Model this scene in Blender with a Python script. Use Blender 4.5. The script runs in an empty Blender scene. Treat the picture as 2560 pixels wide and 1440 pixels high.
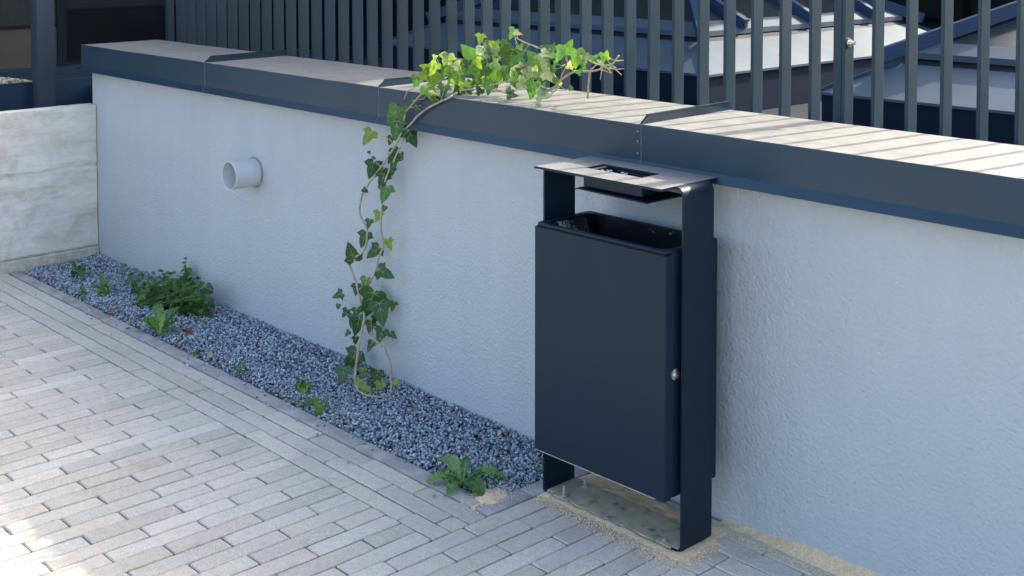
import bpy, bmesh, math, random
import numpy as np
from mathutils import Vector, Matrix, noise
R = math.radians
rnd = random.Random(7)
scene = bpy.context.scene
COL = scene.collection

# ---------------------------------------------------------------- camera
cam_d = bpy.data.cameras.new('camera')
cam = bpy.data.objects.new('camera', cam_d); COL.objects.link(cam)
YAW, PITCH = -0.82096, 0.047166
cam.location = (6.3457, -2.8620, 1.6778)
cam.rotation_euler = (math.pi/2 - PITCH, 0, -YAW + 0*math.pi)
cam.rotation_euler = (math.pi/2 - PITCH, 0.0, -YAW)
cam_d.sensor_width = 36; cam_d.lens = 3117.19/2560*36
cam_d.shift_y = -(720+1.19)/2560
cam_d.clip_start = 0.05; cam_d.clip_end = 600
scene.camera = cam

# ---------------------------------------------------------------- light
SUN_EL, SUN_H = 37.8, (0.18, 1.0)           # horizontal direction towards the sun
world = bpy.data.worlds.new('World'); scene.world = world; world.use_nodes = True
nt = world.node_tree; nt.nodes.clear()
wo = nt.nodes.new('ShaderNodeOutputWorld'); bg = nt.nodes.new('ShaderNodeBackground')
sky = nt.nodes.new('ShaderNodeTexSky'); sky.sky_type = 'NISHITA'; sky.sun_disc = False
sky.sun_elevation = R(SUN_EL); sky.sun_rotation = math.atan2(SUN_H[0], SUN_H[1])
sky.air_density = 0.8; sky.dust_density = 4.0; sky.ozone_density = 0.0
nt.links.new(sky.outputs[0], bg.inputs[0]); bg.inputs[1].default_value = 0.14
nt.links.new(bg.outputs[0], wo.inputs[0])
sun_d = bpy.data.lights.new('sun', 'SUN'); sun_d.energy = 2.15; sun_d.angle = R(0.55); sun_d.color = (1.0, 0.92, 0.79)
sun = bpy.data.objects.new('sun', sun_d); COL.objects.link(sun)
hl = math.hypot(*SUN_H); sd = Vector((SUN_H[0]/hl*math.cos(R(SUN_EL)), SUN_H[1]/hl*math.cos(R(SUN_EL)), math.sin(R(SUN_EL))))
sun.rotation_euler = sd.to_track_quat('Z', 'Y').to_euler(); sun.location = (4, 6, 8)
scene.view_settings.view_transform = 'Standard'; scene.view_settings.look = 'None'
scene.view_settings.gamma = 1; scene.view_settings.exposure = 2.22

# ---------------------------------------------------------------- helpers
def tag(o, label=None, cat=None, group=None, kind=None):
    for k, v in (('label', label), ('category', cat), ('group', group), ('kind', kind)):
        if v: o[k] = v
    return o
def empty(name, loc=(0, 0, 0), rz=0):
    o = bpy.data.objects.new(name, None); o.location = loc; o.rotation_euler = (0, 0, rz)
    o.empty_display_size = .05; COL.objects.link(o); return o
def link(name, me, mat, parent=None, smooth=False):
    me.name = name
    o = bpy.data.objects.new(name, me); COL.objects.link(o)
    for m in (mat if isinstance(mat, (list, tuple)) else [mat]): me.materials.append(m)
    if parent: o.parent = parent
    if smooth: me.polygons.foreach_set('use_smooth', [True]*len(me.polygons))
    return o
class MB:
    def __init__(s): s.v = []; s.f = []; s.m = []
    def add(s, vs, fs, m=0):
        n = len(s.v); s.v += [tuple(p) for p in vs]; s.f += [tuple(i+n for i in f) for f in fs]; s.m += [m]*len(fs)
    def box(s, x0, x1, y0, y1, z0, z1, m=0, b=0):
        if b <= 0:
            s.add([(x0,y0,z0),(x1,y0,z0),(x1,y1,z0),(x0,y1,z0),(x0,y0,z1),(x1,y0,z1),(x1,y1,z1),(x0,y1,z1)],
                  [(3,2,1,0),(4,5,6,7),(0,1,5,4),(1,2,6,5),(2,3,7,6),(3,0,4,7)], m); return
        bm = bmesh.new(); bmesh.ops.create_cube(bm, size=1)
        for v in bm.verts: v.co = Vector(((x0+x1)/2+v.co.x*(x1-x0), (y0+y1)/2+v.co.y*(y1-y0), (z0+z1)/2+v.co.z*(z1-z0)))
        bmesh.ops.bevel(bm, geom=bm.edges[:], offset=b, segments=2, affect='EDGES', profile=.5)
        s.bm(bm, m)
    def bm(s, bm, m=0):
        bm.verts.index_update(); s.add([v.co[:] for v in bm.verts], [[v.index for v in f.verts] for f in bm.faces], m); bm.free()
    def prism(s, poly, axis, a, b, m=0):
        # poly: 2D points, extruded along axis from a to b
        def P(p, t):
            return (t, p[0], p[1]) if axis == 'x' else ((p[0], t, p[1]) if axis == 'y' else (p[0], p[1], t))
        n = len(poly); vs = [P(p, a) for p in poly]+[P(p, b) for p in poly]
        fs = [tuple(range(n))[::-1], tuple(range(n, 2*n))]+[(i, (i+1) % n, (i+1) % n+n, i+n) for i in range(n)]
        s.add(vs, fs, m)
    def tube(s, pts, rad, n=8, m=0, cap=True):
        pts = [Vector(p) for p in pts]; rad = rad if isinstance(rad, (list, tuple)) else [rad]*len(pts)
        base = len(s.v); prev = None
        for i, p in enumerate(pts):
            t = (pts[min(i+1, len(pts)-1)]-pts[max(i-1, 0)]).normalized()
            a = prev if prev is not None else (Vector((0, 0, 1)) if abs(t.z) < .9 else Vector((1, 0, 0)))
            a = (a-t*a.dot(t)).normalized(); prev = a; b = t.cross(a)
            for k in range(n):
                an = 2*math.pi*k/n; s.v.append(tuple(p+(a*math.cos(an)+b*math.sin(an))*rad[i]))
        for i in range(len(pts)-1):
            for k in range(n):
                q = base+i*n; s.f.append((q+k, q+(k+1) % n, q+n+(k+1) % n, q+n+k)); s.m.append(m)
        if cap:
            s.f.append(tuple(base+k for k in range(n))[::-1]); s.m.append(m)
            e = base+(len(pts)-1)*n; s.f.append(tuple(e+k for k in range(n))); s.m.append(m)
    def beam(s, p, q, w, h, m=0, up=(0, 0, 1)):
        p = Vector(p); q = Vector(q); t = (q-p).normalized(); a = t.cross(Vector(up)).normalized(); b = a.cross(t)
        vs = [c+a*sx*w/2+b*sy*h/2 for c in (p, q) for sx, sy in ((-1,-1),(1,-1),(1,1),(-1,1))]
        s.add(vs, [(0,1,2,3),(7,6,5,4),(0,4,5,1),(1,5,6,2),(2,6,7,3),(3,7,4,0)], m)
    def build(s, name, mat, parent=None, smooth=False, fix=True):
        me = bpy.data.meshes.new(name); me.from_pydata(s.v, [], s.f); me.validate()
        o = link(name, me, mat, parent, smooth)
        if any(s.m) and len(s.m) == len(me.polygons): me.polygons.foreach_set('material_index', s.m)
        if fix:
            bm = bmesh.new(); bm.from_mesh(me); bmesh.ops.recalc_face_normals(bm, faces=bm.faces); bm.to_mesh(me); bm.free()
        return o
def smooth_by_angle(o, deg=35):
    me = o.data
    me.polygons.foreach_set('use_smooth', [True]*len(me.polygons))
    bm = bmesh.new(); bm.from_mesh(me)
    for e in bm.edges:
        if len(e.link_faces) == 2 and e.calc_face_angle(0) > R(deg): e.smooth = False
    bm.to_mesh(me); bm.free()
def catmull(pts, k=4):
    pts = [Vector(p) for p in pts]; out = []
    for i in range(len(pts)-1):
        p0 = pts[max(i-1, 0)]; p1 = pts[i]; p2 = pts[i+1]; p3 = pts[min(i+2, len(pts)-1)]
        for j in range(k):
            t = j/k
            out.append(.5*((2*p1)+(p2-p0)*t+(2*p0-5*p1+4*p2-p3)*t*t+(3*p1-p0-3*p2+p3)*t**3))
    out.append(pts[-1]); return out

# ---------------------------------------------------------------- materials
class Mat:
    def __init__(s, name, rough=.6, col=(.5,.5,.5), metal=0, spec=.5):
        s.m = bpy.data.materials.new(name); s.m.use_nodes = True; s.nt = s.m.node_tree
        s.b = s.nt.nodes['Principled BSDF']; s.set('Base Color', (*col, 1)); s.set('Roughness', rough); s.set('Metallic', metal)
        s.set('Specular IOR Level', spec); s.tc = None
    def set(s, k, v): s.b.inputs[k].default_value = v
    def n(s, t, **kw):
        nd = s.nt.nodes.new('ShaderNode'+t)
        for k, v in kw.items():
            if hasattr(nd, k): setattr(nd, k, v)
            else: nd.inputs[k.replace('_', ' ')].default_value = v
        return nd
    def l(s, a, b): s.nt.links.new(a, b)
    def co(s, scale=(1,1,1)):
        if s.tc is None: s.tc = s.n('TexCoord')
        mp = s.n('Mapping'); mp.inputs['Scale'].default_value = scale; s.l(s.tc.outputs['Object'], mp.inputs[0]); return mp.outputs[0]
    def noise(s, sc, det=3, rough=.55, scale=(1,1,1), dist=0):
        nd = s.n('TexNoise', Scale=sc, Detail=det, Roughness=rough, Distortion=dist); s.l(s.co(scale), nd.inputs['Vector']); return nd.outputs['Fac']
    def vor(s, sc, feat='F1', scale=(1,1,1), out='Distance'):
        nd = s.n('TexVoronoi', Scale=sc); nd.feature = feat; s.l(s.co(scale), nd.inputs['Vector']); return nd.outputs[out]
    def ramp(s, fac, stops):
        r = s.n('ValToRGB'); e = r.color_ramp.elements
        while len(e) < len(stops): e.new(.5)
        for el, (p, c) in zip(e, stops): el.position = p; el.color = (*c, 1) if len(c) == 3 else c
        s.l(fac, r.inputs[0]); return r.outputs[0]
    def mix(s, fac, a, b, mode='MIX'):
        m = s.n('Mix'); m.data_type = 'RGBA'; m.blend_type = mode
        for i, x in ((0, fac), (6, a), (7, b)):
            if isinstance(x, (int, float)): m.inputs[i].default_value = x
            elif isinstance(x, tuple): m.inputs[i].default_value = (*x, 1) if len(x) == 3 else x
            else: s.l(x, m.inputs[i])
        return m.outputs[2]
    def bump(s, h, strength=.3, dist=.002, prev=None):
        b = s.n('Bump', Strength=strength, Distance=dist); s.l(h, b.inputs['Height'])
        if prev is not None: s.l(prev, b.inputs['Normal'])
        s.l(b.outputs[0], s.b.inputs['Normal']); return b.outputs[0]
    def base(s, c): s.l(c, s.b.inputs['Base Color'])
    def attr(s, name='Col'):
        a = s.n('Attribute'); a.attribute_name = name; return a.outputs['Color']

def m_stucco():
    m = Mat('wall_render', .85, (.47,.475,.47), spec=.3)
    n1 = m.noise(1.3, 4, .6); n3 = m.noise(7, 4, .6)
    c = m.ramp(n1, [(.3,(.430,.463,.472)),(.7,(.475,.506,.508))]); c = m.mix(.12, c, m.ramp(n3, [(.35,(.41,.44,.45)),(.65,(.50,.53,.535))])); st = m.ramp(m.noise(1.0, 5, .6, (9,9,.55)), [(.42,(.95,.945,.935)),(.6,(1,1,1))]); c = m.mix(.45, c, st, 'MULTIPLY')
    m.base(c)
    a = m.noise(110, 4, .65); v = m.vor(105, 'SMOOTH_F1')
    p = m.bump(v, .85, .0036); p = m.bump(a, .95, .0036, p); m.bump(m.noise(9, 2), .12, .02, p)
    return m.m
def m_metal(name='dark_coated_metal', col=(.030,.040,.050), rough=.42, osc=6, dents=.05, dust=.0, spec=.5):
    m = Mat(name, rough, col, spec=spec)
    r = m.ramp(m.noise(3.1, 5, .6), [(.3,(rough-.05,)*3),(.7,(rough+.08,)*3)]); m.l(r, m.b.inputs['Roughness'])
    c = m.ramp(m.noise(2.2, 3), [(.3, tuple(x*.85 for x in col)), (.7, tuple(x*1.12 for x in col))])
    sp = m.ramp(m.vor(38), [(0,(1,1,1)),(.035,(0,0,0))]); sp2 = m.ramp(m.noise(5, 2), [(.58,(0,0,0)),(.66,(1,1,1))])
    k = m.mix(1.0, sp, sp2, 'MULTIPLY'); c = m.mix(k, c, (.18,.18,.17))
    scr = m.ramp(m.noise(3.0, 8, .8, (26, 26, 1.2), dist=1.5), [(.70,(0,0,0)),(.76,(.10,.10,.10))]); c = m.mix(scr, c, (.24,.25,.25))
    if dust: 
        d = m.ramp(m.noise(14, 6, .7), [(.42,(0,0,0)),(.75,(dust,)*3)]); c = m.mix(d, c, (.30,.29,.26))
    m.base(c); p = m.bump(m.noise(1.1, 2, .4), dents, .05); m.bump(m.noise(700, 2), .05, .0004, p)
    return m.m
def m_concrete():
    m = Mat('board_marked_concrete', .9, (.5,.48,.45), spec=.25)
    w = m.noise(3.0, 6, .65, (.6,1,2.2)); c = m.ramp(w, [(.30,(.60,.55,.46)),(.5,(.80,.755,.66)),(.68,(.88,.85,.77))])
    blot = m.ramp(m.noise(5.5, 5, .6, dist=.6), [(.50,(0,0,0)),(.62,(.75,.75,.75))])
    c = m.mix(blot, c, (.66,.605,.49)); pale = m.ramp(m.noise(4.2, 5, .6, (1,1.3,.8), dist=1.0), [(.55,(0,0,0)),(.6,(.6,.6,.6))])
    c = m.mix(pale, c, (.80,.78,.73))
    pit = m.ramp(m.vor(26), [(.0,(1,1,1)),(.09,(0,0,0))]); pm = m.mix(1.0, pit, m.ramp(m.noise(9, 2), [(.5,(0,0,0)),(.6,(1,1,1))]), 'MULTIPLY')
    c = m.mix(pm, c, (.16,.15,.13))
    sx = m.n('SeparateXYZ'); m.l(m.co(), sx.inputs[0]); low = m.ramp(sx.outputs['Z'], [(.0,(.9,.9,.9)),(.058,(.75,.75,.75)),(.075,(0,0,0))]); c = m.mix(low, c, m.ramp(m.noise(22, 5, .7), [(.35,(.40,.35,.26)),(.65,(.66,.60,.48))]))
    hl = m.ramp(m.noise(7, 6, .7, (1,.35,4)), [(.30,(.78,.76,.72)),(.5,(1,1,1)),(.7,(1.08,1.08,1.07))]); c = m.mix(.8, c, hl, 'MULTIPLY'); m.base(c)
    m.bump(m.noise(28, 8, .75, (1,1,2)), .9, .010, m.bump(pit, -.5, .005))
    return m.m
def m_paver(name='concrete_paver'):
    m = Mat(name, .88, spec=.3); a = m.attr(); dirt = m.ramp(m.noise(3.5, 6, .7, dist=.8), [(.56,(1,1,1)),(.70,(.86,.84,.80))]); a = m.mix(1.0, a, dirt, 'MULTIPLY')
    big = m.ramp(m.noise(2.0, 3), [(.3,(.90,.90,.90)),(.7,(1.06,1.05,1.03))]); c = m.mix(1.0, a, big, 'MULTIPLY')
    f = m.ramp(m.noise(420, 3, .7), [(.33,(.55,.55,.55)),(.5,(1,1,1)),(.68,(1.35,1.35,1.33))]); c = m.mix(.9, c, f, 'MULTIPLY')
    g = m.ramp(m.noise(45, 5, .65), [(.3,(.84,.83,.82)),(.65,(1.06,1.06,1.06))]); c = m.mix(.8, c, g, 'MULTIPLY')
    sp = m.ramp(m.vor(85), [(0,(1,1,1)),(.09,(0,0,0))]); c = m.mix(m.mix(1.0, sp, m.ramp(m.noise(30, 2), [(.5,(0,0,0)),(.6,(1,1,1))]), 'MULTIPLY'), c, (.66,.65,.62))
    ds = m.ramp(m.vor(33), [(0,(1,1,1)),(.045,(0,0,0))]); c = m.mix(ds, c, (.16,.14,.12)); m.base(c)
    m.bump(m.noise(260, 4, .7), .5, .0016, m.bump(m.noise(40, 3), .3, .004))
    return m.m
def m_simple(name, c0, c1, sc=20, rough=.85, bump=.3, bsc=200, dist=.002, spec=.3, det=4):
    m = Mat(name, rough, spec=spec); m.base(m.ramp(m.noise(sc, det, .6), [(.32, c0), (.68, c1)])); m.bump(m.noise(bsc, 4, .6), bump, dist); return m.m
def m_attr(name, rough=.7, spec=.4, bsc=300, bump=.2, dist=.001):
    m = Mat(name, rough, spec=spec); a = m.attr(); f = m.ramp(m.noise(bsc, 3), [(.3,(.82,.82,.82)),(.7,(1.15,1.15,1.15))]); m.base(m.mix(1.0, a, f, 'MULTIPLY'))
    m.bump(m.noise(bsc, 3), bump, dist); return m.m
def m_leaf(name='leaf_surface', rough=.31, trans=.45, flat=None):
    m = Mat(name, rough, spec=.55); a = m.attr(); f = m.ramp(m.noise(75, 4), [(.3,(.66,.74,.70)),(.7,(1.25,1.16,1.1))]); c = m.mix(1.0, flat or a, f, 'MULTIPLY'); m.base(c)
    p = m.bump(m.noise(160, 3), .25, .0015)
    t = m.n('BsdfTranslucent'); tc = m.mix(1.0, c, (1.25,1.4,.6), 'MULTIPLY'); m.l(tc, t.inputs[0])
    mx = m.n('MixShader'); mx.inputs[0].default_value = trans; m.l(m.b.outputs[0], mx.inputs[1]); m.l(t.outputs[0], mx.inputs[2])
    m.l(mx.outputs[0], m.nt.nodes['Material Output'].inputs[0]); return m.m
def m_glass(name, col, rough=.06, spec=.5):
    m = Mat(name, rough, col, spec=spec); m.base(m.ramp(m.noise(1.5, 3), [(.3, tuple(x*.8 for x in col)), (.7, tuple(x*1.25 for x in col))]))
    m.l(m.ramp(m.noise(30, 4), [(.3,(rough,)*3),(.8,(rough+.1,)*3)]), m.b.inputs['Roughness']); m.bump(m.noise(1.5, 1), .03, .02); return m.m
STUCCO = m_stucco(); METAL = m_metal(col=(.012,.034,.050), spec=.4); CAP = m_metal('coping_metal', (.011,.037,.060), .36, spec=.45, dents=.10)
CAPTOP = m_metal('coping_metal_sunlit_dusty', (.150,.155,.143), .55, dents=.10, dust=.55)  # coping metal again: sunlit sheen painted as a paler base, plus dust patches
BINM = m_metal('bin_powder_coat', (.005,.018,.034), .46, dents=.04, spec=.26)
BINTOP = m_metal('bin_top_sunlit', (.17,.17,.16), .46, dents=.05, dust=.35)  # bin metal again, base paled to hold the sunlight on the hood top
CONC = m_concrete(); PAVER = m_paver(); 
KERB = m_simple('bluestone_kerb', (.24,.235,.225), (.42,.405,.375), 14, .85, .5, 180, det=8)
JOINT = m_simple('joint_sand', (.055,.048,.038), (.10,.088,.068), 60, .95, .5, 300)
SOIL = m_simple('dark_soil', (.035,.030,.024), (.08,.068,.05), 40, .95, .6, 150, .004)
SANDM = m_simple('pale_sand', (.60,.44,.25), (.82,.64,.41), 160, .95, .8, 420, .003)
STONE = m_attr('gravel_stone', .62, .45, 260, .3)
LEAF = m_leaf(); VEIN = m_leaf('leaf_vein', .5, .45, (.36,.46,.22))
STEMM = m_simple('ivy_bark', (.30,.24,.16), (.50,.42,.31), 60, .8, .5, 300)
GREENSTEM = m_simple('green_stem', (.12,.20,.05), (.22,.30,.10), 60, .6, .2)
DEAD = m_attr('dead_leaf_surface', .6, .3, 120, .3)
PVC = m_simple('grey_plastic_pipe', (.53,.56,.565), (.60,.62,.62), 12, .45, .05, 60, spec=.5)
SEAL = m_simple('sealant', (.20,.21,.21), (.34,.35,.34), 90, .7, .5, 150)
STEEL = Mat('stainless_steel', .30, (.70,.66,.58), 1.0).m
ZINC = m_metal('galvanised_bolt', (.38,.38,.37), .45)
BAG = m_simple('black_plastic_film', (.006,.008,.012), (.014,.016,.020), 30, .20, .9, 14, .010, spec=.8)
CURBM = m_metal('curb_cladding', (.007,.016,.030), .7, spec=.12)
BARM = m_metal('blue_glazing_bar', (.018,.046,.100), .40, spec=.4)
GLASSD = m_glass('dark_window_glass', (.010,.011,.012), .07, .25)
GLASSS = m_glass('skylight_glass', (.025,.032,.032), .10, .7)
FRAMED = m_metal('dark_window_frame', (.008,.011,.016), .65, spec=.2)
RENDERB = m_simple('shade_slab_render', (.40,.40,.40), (.48,.48,.47), 3, .85)
BROWNP = m_simple('brown_panel', (.060,.052,.042), (.085,.075,.060), 2, .6, .05)
FLASH = m_metal('skylight_flashing', (.062,.090,.118), .62, dents=.08, spec=.28)
PEBB = m_simple('pale_pebble', (.42,.38,.32), (.60,.56,.50), 40, .8)

# ---------------------------------------------------------------- ground
def sheet(name, x0, x1, y0, y1, z, mat, kind='structure'):
    b = MB(); b.add([(x0,y0,z),(x1,y0,z),(x1,y1,z),(x0,y1,z)], [(0,1,2,3)]); o = b.build(name, mat, fix=False); tag(o, kind=kind); return o
GROUND = m_simple('distant_paving', (.14,.14,.14), (.18,.178,.17), 1.5, .9, .3, 60)
sheet('ground', -250, 250, -250, 250, -.045, GROUND)
sheet('paving_bed', -1, 9, -6, .3, -.011, JOINT)

# ---------------------------------------------------------------- paving bricks
PITCHW, PITCHL = .0699, .2835
pv, pf, pc = [], [], []
def brick(x0, x1, y0, y1, tone=None):
    g = .0025; ch = .0034; h = rnd.uniform(-.0012, .0012); tx = rnd.uniform(-.0010, .0010); ty = rnd.uniform(-.0010, .0010)
    x0 += g; x1 -= g; y0 += g; y1 -= g
    if x1-x0 < .012 or y1-y0 < .012: return
    rot = rnd.uniform(-.006, .006); cx, cy = (x0+x1)/2, (y0+y1)/2
    def loop(ins, z, jit):
        pts = []; a = (x0+ins, y0+ins); c = (x1-ins, y1-ins); cc = .004
        nx = max(2, int((x1-x0)/.022)); ny = max(2, int((y1-y0)/.022))
        xs = [a[0]+cc+(c[0]-a[0]-2*cc)*i/nx for i in range(nx+1)]; ys = [a[1]+cc+(c[1]-a[1]-2*cc)*i/ny for i in range(ny+1)]
        P = [(x, a[1]) for x in xs]+[(c[0], y) for y in ys]+[(x, c[1]) for x in xs[::-1]]+[(a[0], y) for y in ys[::-1]]
        for i, (x, y) in enumerate(P):
            dx, dy = JT[i % len(JT)]; x += dx*jit; y += dy*jit
            rx, ry = x-cx, y-cy
            pts.append((cx+rx-ry*rot, cy+ry+rx*rot, z+h+tx*rx/.1+ty*ry/.1))
        return pts
    JT = [(rnd.uniform(-.0011, .0011), rnd.uniform(-.0011, .0011)) for _ in range(60)]
    A = loop(ch, 0, 1); B = loop(0, -ch*.9, 1); Cc = loop(0, -.03, 1); n = len(A); b = len(pv)
    pv.extend(A+B+Cc); pf.append(tuple(range(b, b+n)))
    for i in range(n):
        j = (i+1) % n; pf.append((b+n+i, b+n+j, b+j, b+i)); pf.append((b+2*n+i, b+2*n+j, b+n+j, b+n+i))
    t = tone if tone else rnd.choice([.90,.94,.97,.99,1.0,1.0,1.02,1.05,1.10])*rnd.uniform(.97, 1.03); w = rnd.uniform(-.02, .025)
    pc.extend([(.535*t*(1+w), .500*t, .425*t*(1-w), 1)]*(1+2*n))
YK = -.4835
for j, off in enumerate(([.27, .075, .165])):                                # three courses beside the kerb
    x = 3.69; y1 = YK-j*PITCHW; x = 3.69-off
    if off > .02: brick(x, 3.69, y1-PITCHW, y1)
    while x > -.4: brick(x-PITCHL, x, y1-PITCHW, y1); x -= PITCHL
Y3 = YK-3*PITCHW
for k in range(62):                                                 # field of bricks laid across, left of the bed corner
    x1 = 3.69-k*PITCHW; y = Y3-(.142 if k % 2 else 0)
    if k % 2: brick(x1-PITCHW, x1, y, Y3)
    while y > -3.6: brick(x1-PITCHW, x1, y-PITCHL, y); y -= PITCHL
for j in range(3):                                                  # three courses along the wall right of the bed
    x = 3.69+(.11, .25, .06)[j]; y1 = -.012-j*.0745; brick(3.69, x, y1-.0745, y1)
    while x < 7.5: brick(x, x+PITCHL, y1-.0745, y1); x += PITCHL
YC = -.012-3*.0745
for k in range(55):
    x0 = 3.69+k*PITCHW; y = -.435 if k % 2 else -.30
    if k % 2 == 0: y = -.30
    brick(x0, x0+PITCHW, y, YC)
    while y > -3.6: brick(x0, x0+PITCHW, y-PITCHL, y); y -= PITCHL
me = bpy.data.meshes.new('paving'); me.from_pydata(pv, [], pf); ca = me.color_attributes.new('Col', 'FLOAT_COLOR', 'CORNER')
cols = np.empty((len(me.loops), 4), np.float32); fc = np.array(pc, np.float32); lt = np.zeros(len(me.polygons), np.int32); me.polygons.foreach_get('loop_total', lt)
ca.data.foreach_set('color', np.repeat(fc, lt, axis=0).ravel())
tag(link('paving', me, PAVER), kind='structure')

# kerb strip round the gravel bed: three long stones and the return
b = MB(); xs = [3.615, 3.02, 1.96, 1.62, .62, .0]
for a, c in zip(xs[1:], xs[:-1]): b.box(a+.0015, c-.0015, -.4815, -.4235, -.06, .004+rnd.uniform(-.0015,.0015), b=.004)
for y0, y1 in ((-.480, -.30), (-.297, -.004)): b.box(3.622, 3.688, y0, y1, -.06, .003, b=.004)
k = b.build('kerb', KERB); smooth_by_angle(k, 40); tag(k, kind='structure')

# ---------------------------------------------------------------- gravel
soil = MB(); soil.add([(.05,-.4235,-.02),(3.622,-.4235,-.02),(3.622,0,-.02),(.05,0,-.02)], [(0,1,2,3)]); tag(soil.build('planting_soil', SOIL, fix=False), kind='structure')
def gh(x, y):
    edge = min(1, (y+.4235)/.07)
    return -.016+.020*edge+.014*max(0, (y+.20)/.2)*(1 if x < 2.4 else max(0, 1-(x-2.4)/.8))+.006*noise.noise(Vector((x*4, y*4, 3)))
ico = bmesh.new(); bmesh.ops.create_icosphere(ico, subdivisions=1, radius=1)
IV = np.array([v.co[:] for v in ico.verts], np.float32); IF = np.array([[v.index for v in f.verts] for f in ico.faces], np.int32); ico.free()
nr = np.random.RandomState(3)
def stones(name, P, S, C, mat, flat=.6, jit=.22):
    N = len(P); V = np.repeat(IV[None], N, 0); V = V*(1+nr.uniform(-jit, jit, (N, len(IV), 1)))
    V = V*(S[:, None, None]*np.stack([nr.uniform(.8,1.35,N), nr.uniform(.6,1.0,N), nr.uniform(flat*.7,flat*1.2,N)], 1)[:, None, :])
    q = nr.normal(size=(N, 4)); q /= np.linalg.norm(q, axis=1)[:, None]; w, x, y, z = q.T
    M = np.stack([np.stack([1-2*(y*y+z*z),2*(x*y-z*w),2*(x*z+y*w)],1),np.stack([2*(x*y+z*w),1-2*(x*x+z*z),2*(y*z-x*w)],1),np.stack([2*(x*z-y*w),2*(y*z+x*w),1-2*(x*x+y*y)],1)],1)
    V = np.einsum('nij,nkj->nki', M, V)+P[:, None, :]
    F = (IF[None]+np.arange(N)[:, None, None]*len(IV)).reshape(-1, 3)
    me = bpy.data.meshes.new(name); me.vertices.add(N*len(IV)); me.vertices.foreach_set('co', V.astype(np.float32).ravel())
    me.loops.add(F.size); me.loops.foreach_set('vertex_index', F.ravel().astype(np.int32)); me.polygons.add(len(F))
    me.polygons.foreach_set('loop_start', np.arange(0, F.size, 3, dtype=np.int32)); me.polygons.foreach_set('loop_total', np.full(len(F), 3, np.int32))
    me.update(calc_edges=True); ca = me.color_attributes.new('Col', 'FLOAT_COLOR', 'POINT')
    ca.data.foreach_set('color', np.repeat(np.concatenate([C, np.ones((N,1))], 1)[:, None], len(IV), 1).astype(np.float32).ravel())
    return link(name, me, mat)
def gravel_col(n):
    t = nr.uniform(.42, 1.6, (n, 1)); c = np.array([[.285,.335,.385]])*t
    c = c*(1+nr.uniform(-.08,.08,(n,3))); k = nr.uniform(size=n)
    c[k < .06] = np.array([.42,.43,.46])*nr.uniform(.8,1.2,((k<.06).sum(),1)); c[(k > .06)&(k < .075)] = (.62,.60,.55); c[(k>.075)&(k<.09)] = (.32,.24,.16); c[k > .90] *= .55
    return c
N = 27000
px_ = nr.uniform(.055, 3.618, N); py_ = nr.uniform(-.4215, -.003, N)
lay = nr.uniform(-.011, .003, N); lay[:60] = 0
pz_ = np.array([gh(a, c) for a, c in zip(px_, py_)])+lay
px_[:60] = nr.uniform(.3, 3.6, 60); py_[:60] = -.43-np.abs(nr.normal(0, .05, 60)); pz_[:60] = .007
g = stones('gravel', np.stack([px_, py_, pz_], 1), nr.uniform(.0038, .0080, N), gravel_col(N), STONE)
tag(g, 'bed of small blue grey stone chips between kerb and wall', 'gravel', kind='stuff')

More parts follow.
